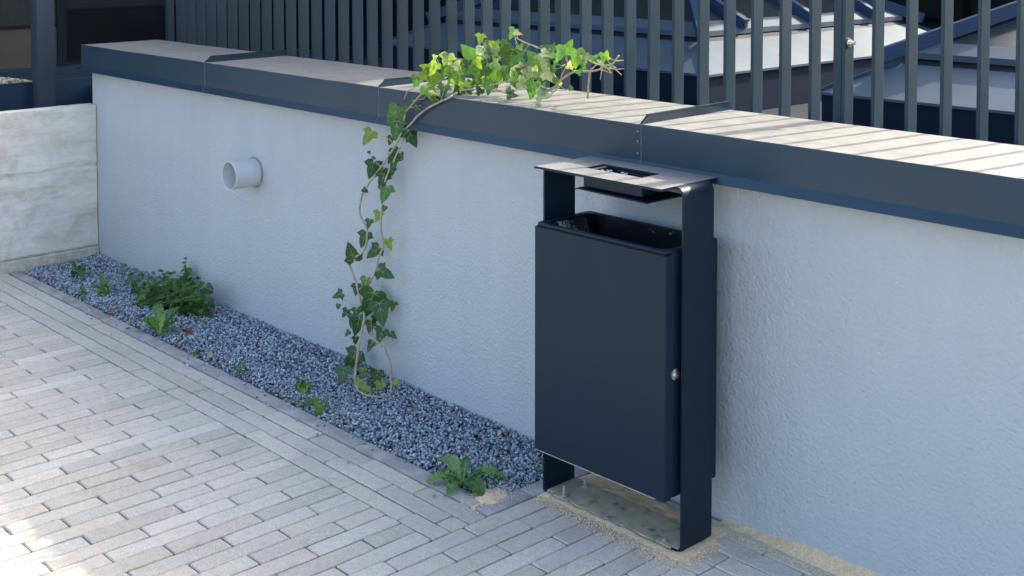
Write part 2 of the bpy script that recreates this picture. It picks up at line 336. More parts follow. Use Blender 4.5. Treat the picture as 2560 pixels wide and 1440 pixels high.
# ---------------------------------------------------------------- main wall
H, YF, YB, FH = 1.1292, -.0565, .3771, .1088
wall = empty('plastered_wall', (0,0,0)); tag(wall, 'long pale blue grey plastered wall with dark metal coping running across the picture', 'wall')
b = MB(); b.box(.012, 9.0, 0, .34, -.045, 1.10); b.build('plaster', STUCCO, wall)
b = MB(); b.box(.004, .0115, .0, .33, .3, 1.05); b.build('end_strip', m_simple('insulation_edge', (.35,.33,.30), (.6,.55,.5), 40), wall)
for k in range(7):
    x0, x1 = k*1.3, (k+1)*1.3
    b = MB(); t = .0016; e = .0012; s0 = x0+e; s1 = x1-e
    if k == 0: s0 = 0
    # front face, splayed drip edge, top sheet and back face, as one folded sheet
    prof = [(YF-.017,H-FH-.026),(YF,H-FH),(YF,H-.002),(YF+.002,H),(YB-.002,H+.004),(YB,H+.002),(YB,H-.09),(YB-.004,H-.09),(YB-.004,H-.002),(YF+.004,H-.004),(YF+.004,H-FH-.001),(YF-.014,H-FH-.0275)]
    n = 26; P = []
    for i in range(n+1):
        x = s0+(s1-s0)*i/n; wv = .0022*noise.noise(Vector((x*3.1, 0, k*9.1)))+.0006*noise.noise(Vector((x*14, 3, k)))
        P += [(x, p[0]+(wv if j in (1,2,3,9,10) else 0), p[1]+(wv*.8 if j in (3,4) else 0)) for j, p in enumerate(prof)]
    m_ = len(prof); F = [tuple(range(m_))[::-1], tuple(n*m_+j for j in range(m_))]; MI = [0, 0]
    for i in range(n):
        for j in range(m_):
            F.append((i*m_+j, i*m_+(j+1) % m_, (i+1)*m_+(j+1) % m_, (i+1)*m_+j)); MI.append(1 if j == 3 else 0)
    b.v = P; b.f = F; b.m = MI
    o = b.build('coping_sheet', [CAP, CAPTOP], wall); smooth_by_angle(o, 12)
    if k in (0,): 
        c = MB(); c.box(-.0016, 0, YF-.001, YB, H-FH, H+.002); c.prism([(-.0016, H-FH),(-.019, H-FH-.026),(-.017,H-FH-.027),(.0,H-FH-.001)], 'y', YF-.017, YB); c.build('end_cap', CAP, wall)
    if k > 0:
        r = MB(); hh = .026; ya, yb = YF+.002, YB+.004
        for xx in (x0-.0075, x0-.002):
            r.prism([(ya, H+.001),(yb+.012, H-.006),(yb-.012, H+hh+.004),(ya+.032, H+hh)], 'x', xx-.0009, xx+.0009)
        r.prism([(ya+.030, H+hh-.001),(yb-.012, H+hh+.003),(yb-.012, H+hh+.006),(ya+.030, H+hh+.002)], 'x', x0-.0095, x0-.0)
        o = r.build('standing_seam', CAP, wall)
        st = MB(); st.box(x0-.0008, x0+.0012, YF-.0012, YF+.001, H-FH, H-.002); st.prism([(YF-.0185,H-FH-.0265),(YF-.0012,H-FH),(YF,H-FH),(YF-.0165,H-FH-.027)], 'x', x0-.0008, x0+.0012)
        st.build('seam_line', m_simple('seam_scuff', (.10,.13,.17), (.22,.25,.28), 60) if k == 1 else bpy.data.materials['seam_scuff'], wall)
        for zz in ((.022, .052, .088) if k == 3 else ()):
            rv = MB(); rv.tube([(x0-.014, YF-.0014, H-zz), (x0-.014, YF+.001, H-zz)], [.0022, .0028], 10); rv.build('rivet', ZINC, wall)
# pipe through the wall
pipe = MB(); pc0 = Vector((1.625, 0, .668)); R0, R1 = .0610, .0570; L = .128; n = 48
ring = lambda r, y: [(pc0.x+r*math.cos(2*math.pi*i/n), y, pc0.z+r*math.sin(2*math.pi*i/n)) for i in range(n)]
rings = [ring(R0, .0), ring(R0, -L+.001), ring(R0-.001, -L), ring(R1+.0006, -L), ring(R1, -L+.001), ring(R1, .16), ring(.0001, .16)]
vs = [p for q in rings for p in q]; fs = [(i*n+j, i*n+(j+1) % n, (i+1)*n+(j+1) % n, (i+1)*n+j) for i in range(len(rings)-1) for j in range(n)]
pipe.add(vs, fs); po = pipe.build('drain_pipe', PVC, wall, fix=True); smooth_by_angle(po, 30)
b = MB(); pts = [(pc0.x+(R0+.002)*math.cos(a*math.pi/18), -.002, pc0.z+(R0+.002)*math.sin(a*math.pi/18)) for a in range(37)]
b.tube(pts, [.0040+.0045*abs(noise.noise(Vector((i*.7, 0, 0)))) for i in range(37)], 6); b.build('sealant_ring', SEAL, po, smooth=True)

# ---------------------------------------------------------------- concrete wall
cw = empty('concrete_wall', (0, -1.5, 0)); tag(cw, 'low weathered board marked concrete wall at the left edge, meeting the plastered wall', 'wall')
b = MB(); ys = np.linspace(-2.6, -.004, 130); zs = [-.045,.0,.03,.05,.058,.0595,.061,.08]+list(np.linspace(.12,.48,19))+[.488,.495,.5,.505,.51,.52]+list(np.linspace(.54,.80,14))+[.809,.812]
def cx_(y, z):
    d = .0022*noise.fractal(Vector((0, y*9, z*16)), 1.0, 2.0, 4)+.0015*noise.noise(Vector((5, y*40, z*60)))
    if z < .059: d += .010
    if .059 <= z <= .0605: d -= .006
    zl = .497+.006*noise.noise(Vector((1, y*8, 0)))+.01*math.sin(y*5)
    q = abs(z-zl)
    if q < .013: d += .011*noise.noise(Vector((2, y*28, z*30)))-.007*(1-q/.013)
    if z > .8: d -= .002
    return .05+d
V = [(cx_(y, z), y, z) for z in zs for y in ys]; W_ = len(ys); F = [(i*W_+j, i*W_+j+1, (i+1)*W_+j+1, (i+1)*W_+j) for i in range(len(zs)-1) for j in range(W_-1)]
b.add(V, F); t0 = (len(zs)-1)*W_; q0 = len(b.v); b.v += [(-.03, y, .813+.002*noise.noise(Vector((y*20,0,0)))) for y in ys]+[(-.03, y, -.045) for y in ys]
b.f += [(t0+j, t0+j+1, q0+j+1, q0+j) for j in range(W_-1)]+[(q0+j, q0+j+1, q0+W_+j+1, q0+W_+j) for j in range(W_-1)]; b.m += [0]*(2*(W_-1))
o = b.build('wall_face', CONC, cw, smooth=True); o.location = (0, 1.5, 0)

# ---------------------------------------------------------------- litter bin
BX, BY = 3.695, -.307
bn = empty('litter_bin', (BX, BY, 0), .011); tag(bn, 'dark anthracite metal litter bin with raised flat hood and open top beside the wall', 'litter bin')
def strap(pts, th):            # thin bent strip profile in the xz plane -> closed polygon
    up = []; dn = []
    for i, p in enumerate(pts):
        a = Vector(pts[max(i-1,0)]); c = Vector(pts[min(i+1,len(pts)-1)]); t = (c-a).normalized(); nn = Vector((-t.y, t.x)); up.append((p[0]+nn.x*th/2, p[1]+nn.y*th/2)); dn.append((p[0]-nn.x*th/2, p[1]-nn.y*th/2))
    return up+dn[::-1]
def arc(cx, cz, r, a0, a1, n=8): return [(cx+r*math.cos(R(a0+(a1-a0)*i/n)), cz+r*math.sin(R(a0+(a1-a0)*i/n))) for i in range(n+1)]
TH = .006; XL, XR = -.006, .524; ZT = 1.008; rr = .022
L0, L1 = .051, .184
def strip_mesh(path, y0, y1, th):
    m = MB(); P = strap(path, th); n = len(path); vs = [(p[0], y0, p[1]) for p in P]+[(p[0], y1, p[1]) for p in P]; N2 = 2*n
    fs = []
    for i in range(n-1): fs.append((i, i+1, N2-2-i, N2-1-i)); fs.append((N2+i+1, N2+i, 2*N2-1-i, 2*N2-2-i))
    for i in range(N2): fs.append((i, (i+1) % N2, (i+1) % N2+N2, i+N2))
    m.add(vs, fs); return m
path = [(XL, .03)]+[(XL, z) for z in (.3,.6,.9)]+arc(XL+rr, ZT-rr, rr, 180, 90)+[(.1, ZT),(.26, ZT),(.42, ZT)]+arc(XR-rr, ZT-rr, rr, 90, 0)+[(XR, z) for z in (.9,.6,.3)]+[(XR, .03)]
# left and right uprights (with the rounded bends at top and bottom)
lp = [(.055, ZT)]+arc(XL+rr, ZT-rr, rr, 90, 180)+[(XL, z) for z in (.9,.6,.3)]+arc(XL+.012, .016, .012, 180, 270, 5)+[(.03, .004)]
o = strip_mesh(lp, L0, L1, TH).build('upright', BINM, bn); smooth_by_angle(o, 30)
rp = [(.470, ZT)]+arc(XR-rr, ZT-rr, rr, 90, 0)+[(XR, z) for z in (.9,.6,.3)]+arc(XR-.012, .016, .012, 0, -90, 5)+[(.49, .004)]
o = strip_mesh(rp, L0, L1, TH).build('upright', BINM, bn); smooth_by_angle(o, 30)
# hood plate with a rectangular ash opening
hx0, hx1, hy0, hy1 = .135, .352, .082, .162; px0, px1, py0, py1 = .012, .497, -.008, .238
xs_ = [px0, hx0, hx1, px1]; ys_ = [py0, hy0, hy1, py1]; b = MB(); z1, z0 = ZT+.0036, ZT-.0034
for i in range(3):
    for j in range(3):
        if i == 1 and j == 1: continue
        b.add([(xs_[i],ys_[j],z1),(xs_[i+1],ys_[j],z1),(xs_[i+1],ys_[j+1],z1),(xs_[i],ys_[j+1],z1)], [(0,1,2,3)])
        b.add([(xs_[i],ys_[j],z0),(xs_[i+1],ys_[j],z0),(xs_[i+1],ys_[j+1],z0),(xs_[i],ys_[j+1],z0)], [(3,2,1,0)])
for (xa,ya),(xb,yb) in (((px0,py0),(px1,py0)),((px1,py0),(px1,py1)),((px1,py1),(px0,py1)),((px0,py1),(px0,py0)),((hx0,hy1),(hx1,hy1)),((hx1,hy1),(hx1,hy0)),((hx1,hy0),(hx0,hy0)),((hx0,hy0),(hx0,hy1))):
    b.add([(xa,ya,z0),(xb,yb,z0),(xb,yb,z1),(xa,ya,z1)], [(0,1,2,3)])
bmx = bmesh.new(); tmp = bpy.data.meshes.new('t'); tmp.from_pydata(b.v, [], b.f); bmx.from_mesh(tmp); bmesh.ops.remove_doubles(bmx, verts=bmx.verts, dist=1e-5)
be = [e for e in bmx.edges if len(e.link_faces) == 2 and e.calc_face_angle(0) > 1 and abs(e.verts[0].co.z-e.verts[1].co.z) < 1e-5]
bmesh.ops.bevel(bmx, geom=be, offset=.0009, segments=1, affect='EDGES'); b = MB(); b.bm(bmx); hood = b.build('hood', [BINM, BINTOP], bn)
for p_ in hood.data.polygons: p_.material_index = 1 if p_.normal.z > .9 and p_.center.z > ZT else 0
# ash tray under the opening
b = MB(); b.box(hx0+.012, hx0+.235, .062, .172, .962, .964); b.box(hx0+.012, hx0+.235, .062, .0635, .964, z0-.0005); b.box(hx0+.012, hx0+.235, .1705, .172, .964, z0-.0005)
b.box(hx0+.012, hx0+.0135, .064, .170, .964, z0-.0005); b.box(hx0+.2335, hx0+.235, .064, .170, .964, z0-.0005)
at = b.build('ashtray', BINM, bn)
b = MB(); b.add([(.136,.045,.953),(.40,.045,.949),(.425,.185,.956),(.16,.185,.960),(.136,.045,.957),(.40,.045,.953),(.425,.185,.960),(.16,.185,.964)], [(3,2,1,0),(4,5,6,7),(0,1,5,4),(1,2,6,5),(2,3,7,6),(3,0,4,7)])
b.add([(.136,.045,.953),(.136,.045,.957),(.122,.05,.948),(.122,.05,.951),(.15,.185,.957),(.15,.185,.961)], [(0,1,3,2),(1,5,3),(0,2,4),(2,3,5,4)]); b.build('catch_plate', BINM, at)
b = MB(); b.beam((.165,.098,.999),(.345,.128,.994),.022,.0015, up=(0,.25,1)); b.beam((.20,.150,1.003),(.345,.152,.997),.010,.0015); b.box(.150,.154,.084,.160,.985,1.004); b.box(.243,.246,.084,.160,.985,1.000); b.build('stub_plate', BINM, at)
for i in range(11):
    b = MB() if i == 0 else b; x = .17+rnd.uniform(0, .075); y = .095+rnd.uniform(0, .05); a = rnd.uniform(0, 3.1); b.tube([(x,y,1.0012),(x+.013*math.cos(a), y+.008*math.sin(a), 1.0018)], .0026, 6)
b.build('ash_remains', m_simple('ash', (.30,.28,.26), (.66,.63,.58), 200), at)
# body tub, door and rim
def rrect(x0, x1, y0, y1, r, n=6):
    out = []
    for cx, cy, a in ((x1-r, y0+r, -90), (x1-r, y1-r, 0), (x0+r, y1-r, 90), (x0+r, y0+r, 180)):
        out += [(cx+r*math.cos(R(a+90*i/n)), cy+r*math.sin(R(a+90*i/n))) for i in range(n+1)]
    return out
def shell(loops, close_bottom=True, close_top=False):
    m = MB(); n = len(loops[0]); vs = [p for l in loops for p in l]
    fs = [(i*n+j, i*n+(j+1) % n, (i+1)*n+(j+1) % n, (i+1)*n+j) for i in range(len(loops)-1) for j in range(n)]
    if close_bottom: fs.append(tuple(range(n))[::-1])
    if close_top: fs.append(tuple((len(loops)-1)*n+j for j in range(n)))
    m.add(vs, fs); return m
bx0, bx1, by0, by1, zb, zt = .007, .507, .026, .236, .158, .838
o_ = lambda pts, z: [(x, y, z) for x, y in pts]
out = rrect(bx0, bx1, by0, by1, .012); inn = rrect(bx0+.020, bx1-.020, by0-.003, by1-.020, .030)
body = shell([o_(out, zb), o_(out, zt-.001)]).build('body', BINM, bn); smooth_by_angle(body, 30)
outR = rrect(bx0+.0004, bx1-.0004, .0045, by1-.0004, .014); innR = rrect(bx0+.019, bx1-.019, .021, by1-.017, .034)
rim = shell([o_(innR, zt-.10), o_(innR, zt+.0005), o_(rrect(bx0+.017, bx1-.017, .019, by1-.015, .034), zt+.003), o_(rrect(bx0+.002, bx1-.002, .006, by1-.002, .015), zt+.003), o_(outR, zt+.0015), o_(outR, zt-.004)], close_bottom=False).build('rim', BINM, bn); smooth_by_angle(rim, 30)
# door: folded front sheet with returns
b = MB(); dz0, dz1 = .155, .829; rd = .005
dp = [(bx0-.001, .024)]+[(bx0-.001, .006)]+[(bx0-.001+rd*(1-math.cos(R(a))), rd*(1-math.sin(R(a)))) for a in (0,30,60,90)]+[(bx0+.15,.0),(bx0+.35,.0)]+[(bx1+.001-rd*(1-math.sin(R(a))), rd*(1-math.cos(R(a)))) for a in (0,30,60,90)]+[(bx1+.001, .024)]
P = strap(dp, .0022); n = len(dp); N2 = 2*n; vs = [(p[0], p[1], dz0) for p in P]+[(p[0], p[1], dz1) for p in P]; fs = []
for i in range(n-1): fs.append((i, i+1, N2-2-i, N2-1-i)); fs.append((N2+i+1, N2+i, 2*N2-1-i, 2*N2-2-i))
for i in range(N2): fs.append((i, (i+1) % N2, (i+1) % N2+N2, i+N2))
b.add(vs, fs); b.box(bx0+.004, bx1-.004, .002, .022, dz0-.0005, dz0+.0012); b.box(bx0+.004, bx1-.004, .0022, .0035, dz1-.0, dz1+.001)
door = b.build('door', BINM, bn); smooth_by_angle(door, 25)
b = MB(); b.box(bx0+.006, bx1-.006, .0035, .0255, dz0+.002, zt-.005); b.build('door_core', FRAMED, door)
b = MB(); b.tube([(bx1+.0005,.0395,.500),(bx1+.005,.0395,.500),(bx1+.0062,.0395,.500)], [.0165,.0160,.013], 28); b.tube([(bx1+.006,.0395,.500),(bx1+.0095,.0395,.500)], [.0095,.0085], 20)
lk = b.build('lock', STEEL, door); smooth_by_angle(lk, 40)
b = MB(); b.box(bx1+.0096, bx1+.0102, .0385, .0405, .494, .506); b.build('keyhole', BAG, lk)
# worn bare edge along the bottom of the door
b = MB(); b.box(bx0+.004, bx1-.03, -.0012, -.0002, dz0-.0012, dz0+.0016); b.build('worn_edge', m_simple('bare_metal_edge', (.20,.19,.17), (.5,.47,.42), 60, .5), door)
# base plate and anchor bolts
DUSTY = Mat('sand_dusted_metal', .85, spec=.3); c = DUSTY.ramp(DUSTY.noise(18, 6, .7), [(.33,(.15,.16,.14)),(.42,(.42,.38,.27)),(.7,(.62,.53,.37))])
c = DUSTY.mix(DUSTY.ramp(DUSTY.vor(110), [(0,(1,1,1)),(.10,(0,0,0))]), c, (.05,.05,.045)); DUSTY.base(c); DUSTY.bump(DUSTY.noise(160, 4), .5, .002)
b = MB(); b.box(.031, .489, L0+.0003, L1-.0003, .0012, .0072, b=.0012); b.box(.005,.031, L0+.004, L1-.004, .0074, .0110); b.box(.489,.512, L0+.004, L1-.004, .0074, .0100); bp_ = b.build('base_plate', DUSTY.m, bn)
for x, y, h_ in ((.066,.066,.040),(.066,.158,.034),(.455,.066,.016),(.455,.158,.030)):
    b = MB(); b.tube([(x,y,.007),(x,y,h_)], .0042, 10); b.tube([(x,y,.007),(x,y,.013)], .0085, 6); b.tube([(x,y,.0068),(x,y,.0085)], .0125, 16); b.build('anchor_bolt', ZINC, bp_)
# bin bag: its own thing, hanging inside the tub
nb = 150
def bagloop(z, depth, amp):
    out = []
    per = rrect(bx0+.022, bx1-.022, .024, by1-.020, .034, 37)[:nb]
    cxm, cym = (bx0+bx1)/2, (.024+by1-.02)/2
    for i, (x, y) in enumerate(per):
        w = 2.6*amp*(.5+.5*math.sin(i*.55+2*math.sin(i*.13)+z*14*math.sin(i*.31)))*(.4+noise.noise(Vector((i*.21, z*3, 1)))+.6)*(1.6 if x < bx0+.14 else .5)
        k = min(.9, depth+w/ max(.05, math.hypot(x-cxm, y-cym))); out.append((x+(cxm-x)*k, y+(cym-y)*k, z+.004*noise.noise(Vector((i*.17,2,z*9)))))
    return out
loops = [bagloop(zt+.002-.7*t, .004+.10*t**2, .004+.022*min(1, t*4)) for t in (0,.012,.03,.06,.1,.15,.22,.32,.45,.6,.8)]
bag = shell(loops[::-1], True, False).build('bin_bag', BAG, None); smooth_by_angle(bag, 60); bag.location = (BX, BY, 0); bag.rotation_euler = (0,0,.011)
bag.location = Vector((BX, BY, 0)); tag(bag, 'black crumpled plastic bin bag lining the inside of the litter bin', 'bin bag')
bag.location.z = -.001

# ---------------------------------------------------------------- sand
sv, sf = [], []
def sandpatch(name, x0, x1, y0, y1, res, hf, label, zbase=-.006, grain=350):
    nx = int((x1-x0)/res); ny = int((y1-y0)/res); V = []; 
    for j in range(ny+1):
        for i in range(nx+1):
            x = x0+(x1-x0)*i/nx; y = y0+(y1-y0)*j/ny; V.append((x, y, zbase+hf(x, y)))
    F = [(j*(nx+1)+i, j*(nx+1)+i+1, (j+1)*(nx+1)+i+1, (j+1)*(nx+1)+i) for j in range(ny) for i in range(nx)]
    F = [f for f in F if max(V[i][2] for i in f) > -.010]
    b = MB(); b.v = V; b.f = F; b.m = [0]*len(F); o = b.build(name, SANDM, fix=False, smooth=True)
    tag(o, label, 'sand', kind='stuff'); return o
def fn(x, y, s, k=0): return noise.fractal(Vector((x*s, y*s, k)), 1.0, 2.0, 5)
def h_wall(x, y):
    top = .030*min(1, max(.0, (x-4.13)/.35))+.010*fn(x, 0, 5, 2)+.004; prof = max(0, (y+.050)/.05)
    return (prof**1.3)*top+.006*fn(x, y, 22)*min(1, prof*2)-(.0 if 4.17 < x < 5.3 else .05)
sandpatch('sand', 4.10, 5.4, -.075, .004, .006, h_wall, 'low drift of pale yellow sand against the foot of the wall right of the bin')
def h_bin(x, y):
    dx = max(3.705-x, 0, x-4.235); dy = max(-.268-y, 0); d = math.hypot(dx, dy); s = .030+.020*fn(x, y, 4, 9)+.016*max(0,(x-4.0)/.2)
    inside = 3.71 < x < 4.21 and -.252 < y < -.128
    if inside: return -.02
    if x > 4.235 and y > -.12: return -.05
    return .012*(1-d/max(.006, s))+.004*fn(x, y, 30, 4)
sandpatch('sand', 3.62, 4.34, -.37, -.06, .006, h_bin, 'scatter of pale yellow sand on the paving around the foot of the litter bin')
def h_corner(x, y): d = math.hypot((x-3.605)/1.0, (y+.40)/1.5); return .020*(1-d/.062)+.005*fn(x, y, 25, 7)
sandpatch('sand', 3.52, 3.69, -.485, -.26, .005, h_corner, 'small patch of pale yellow sand in the corner of the gravel bed by the kerb', zbase=-.004)
# loose sand grains
def grains(parent_label, pts, name='sand_grains'):
    P = np.array(pts, np.float32); n = len(P); C = np.array([[.85,.65,.41]])*nr.uniform(.55,1.3,(n,1)); o = stones(name, P, nr.uniform(.0008,.0020,n), C, STONE, 1.0)
    tag(o, parent_label, 'sand', kind='stuff')
pts = []
for _ in range(2600):
    t = rnd.random(); x = 3.70+.56*t; y = -.262-abs(rnd.gauss(0, .028+.012*t)); pts.append((x, y, .0012+rnd.uniform(0,.002)))
for _ in range(900): pts.append((rnd.uniform(4.22,4.26)+abs(rnd.gauss(0,.012)), rnd.uniform(-.29,-.13), .002))
for _ in range(1500): x = rnd.uniform(4.1,5.1); pts.append((x, -.048-abs(rnd.gauss(0,.012)), .0015))
for _ in range(500): pts.append((3.605+rnd.gauss(0,.035), -.40+rnd.gauss(0,.05), .004))
grains('loose pale sand grains strewn over the bricks in front of the bin and wall', pts)

# ---------------------------------------------------------------- plants
class Fol:
    def __init__(s): s.v = []; s.f = []; s.c = []; s.m = []
    def add(s, vs, fs, col, m=0):
        n = len(s.v); s.v += [tuple(p) for p in vs]; s.f += [tuple(i+n for i in f) for f in fs]; s.c += [col]*len(fs); s.m += [m]*len(fs)
    def build(s, name, parent, mats=None):
        me = bpy.data.meshes.new(name); me.from_pydata(s.v, [], s.f); ca = me.color_attributes.new('Col', 'FLOAT_COLOR', 'CORNER')
        lt = np.zeros(len(me.polygons), np.int32); me.polygons.foreach_get('loop_total', lt)
        ca.data.foreach_set('color', np.repeat(np.array([(*c, 1) for c in s.c], np.float32), lt, axis=0).ravel())
        me.polygons.foreach_set('material_index', s.m)
        bm = bmesh.new(); bm.from_mesh(me); bmesh.ops.recalc_face_normals(bm, faces=bm.faces); bm.to_mesh(me); bm.free()
        return link(name, me, mats or [LEAF, VEIN], parent, smooth=True)
IVY = [(0,0),(.10,-.16),(.30,-.26),(.20,-.06),(.16,.0)]
HALF = [(.0,.0),(.05,-.10),(.20,-.17),(.34,-.12),(.40,.03),(.50,.12),(.37,.20),(.27,.27),(.25,.42),(.20,.60),(.10,.80),(.0,.97)]
HEART = [(.0,.0),(.06,-.10),(.22,-.15),(.38,-.05),(.45,.12),(.41,.30),(.32,.48),(.20,.68),(.09,.84),(.0,.95)]
def leaf(F, pos, tip, nor, size, col, half=HALF, fold=.14, curl=.15, veins=True, wid=1.0):
    tip = Vector(tip).normalized(); nor = Vector(nor); nor = (nor-tip*nor.dot(tip)).normalized(); side = tip.cross(nor)
    pos = Vector(pos); k1 = rnd.uniform(.7, 1.4)*fold; k2 = rnd.uniform(-.5, 1.3)*curl; tw = rnd.uniform(-.2, .2); j = [rnd.uniform(.88, 1.12) for _ in range(24)]
    def P(x, y, lift=0):
        z = k1*abs(x)*1.1-k2*(y**2)+tw*x*y-.35*max(0, abs(x)-.25)**1.2*k1*3+lift
        return pos+(side*x*wid+tip*(y-.12)+nor*z)*size
    n = len(half); right = [P(x*j[i], y*(.97+.03*j[i])) for i, (x, y) in enumerate(half)]; left = [P(-x*j[i+9], y*(.97+.03*j[i+9])) for i, (x, y) in enumerate(half[1:-1])]
    mid = [P(0, y) for y in (.12,.32,.55,.76)]
    vs = right+left+mid; L_ = lambda i: n+i-1; M0 = n+len(left)
    mids = [0, M0, M0+1, M0+2, M0+3, n-1]; my = [0,.12,.32,.55,.76,.97]
    def strip(idx):
        fs = []; a = 0
        for i in range(len(idx)-1):
            yi = half[i+1][1] if i+1 < len(half) else 1
            while a < 4 and my[a+1] < (half[i+1][1]+.0): fs.append((mids[a], mids[a+1], idx[i])); a += 1
            if len({mids[a], idx[i], idx[i+1]}) == 3: fs.append((mids[a], idx[i], idx[i+1]))
        while a < 4:
            if len({mids[a], mids[a+1], idx[-2]}) == 3: fs.append((mids[a], mids[a+1], idx[-2]))
            a += 1
        return fs
    ri = list(range(n)); li = [0]+[L_(i) for i in range(1, n-1)]+[n-1]
    F.add(vs, strip(ri)+[f[::-1] for f in strip(li)], col, 0)
    if veins:
        vw = .012; lobes = [(0,.86),(.33,.10),(-.33,.10),(.22,-.10),(-.22,-.10),(.17,.40),(-.17,.40)] if half is HALF else [(0,.85),(.24,.3),(-.24,.3)]
        for lx, ly in lobes:
            o = (0,.0) if abs(ly-.40) > .01 else (0,.2); dx, dy = lx-o[0], ly-o[1]; l = math.hypot(dx, dy); nx, ny = -dy/l*vw, dx/l*vw; q = .02
            F.add([P(o[0]+nx, o[1]+ny, q), P(o[0]-nx, o[1]-ny, q), P(o[0]+dx*.55-nx*.6, o[1]+dy*.55-ny*.6, q), P(lx, ly, q), P(o[0]+dx*.55+nx*.6, o[1]+dy*.55+ny*.6, q)], [(0,1,2,4),(4,2,3)], col, 1)
PAL = {'Y': (.27,.36,.04), 'G': (.095,.215,.035), 'D': (.04,.115,.030), 'M': (.075,.16,.055), 'W': (.30,.33,.20), 'P': (.26,.32,.13)}  # W: sun glint on leaves put into a pale cream base colour
def pal(c):
    r, g_, b_ = PAL[c]; t = rnd.uniform(.8, 1.2); u = rnd.uniform(.92, 1.08); return (r*t*u, g_*t, b_*t/u)
CAMP = Vector(cam.location); fwd = Vector((math.sin(YAW)*math.cos(PITCH), math.cos(YAW)*math.cos(PITCH), -math.sin(PITCH)))
RT = Vector((math.cos(YAW), -math.sin(YAW), 0)); UPV = RT.cross(fwd)

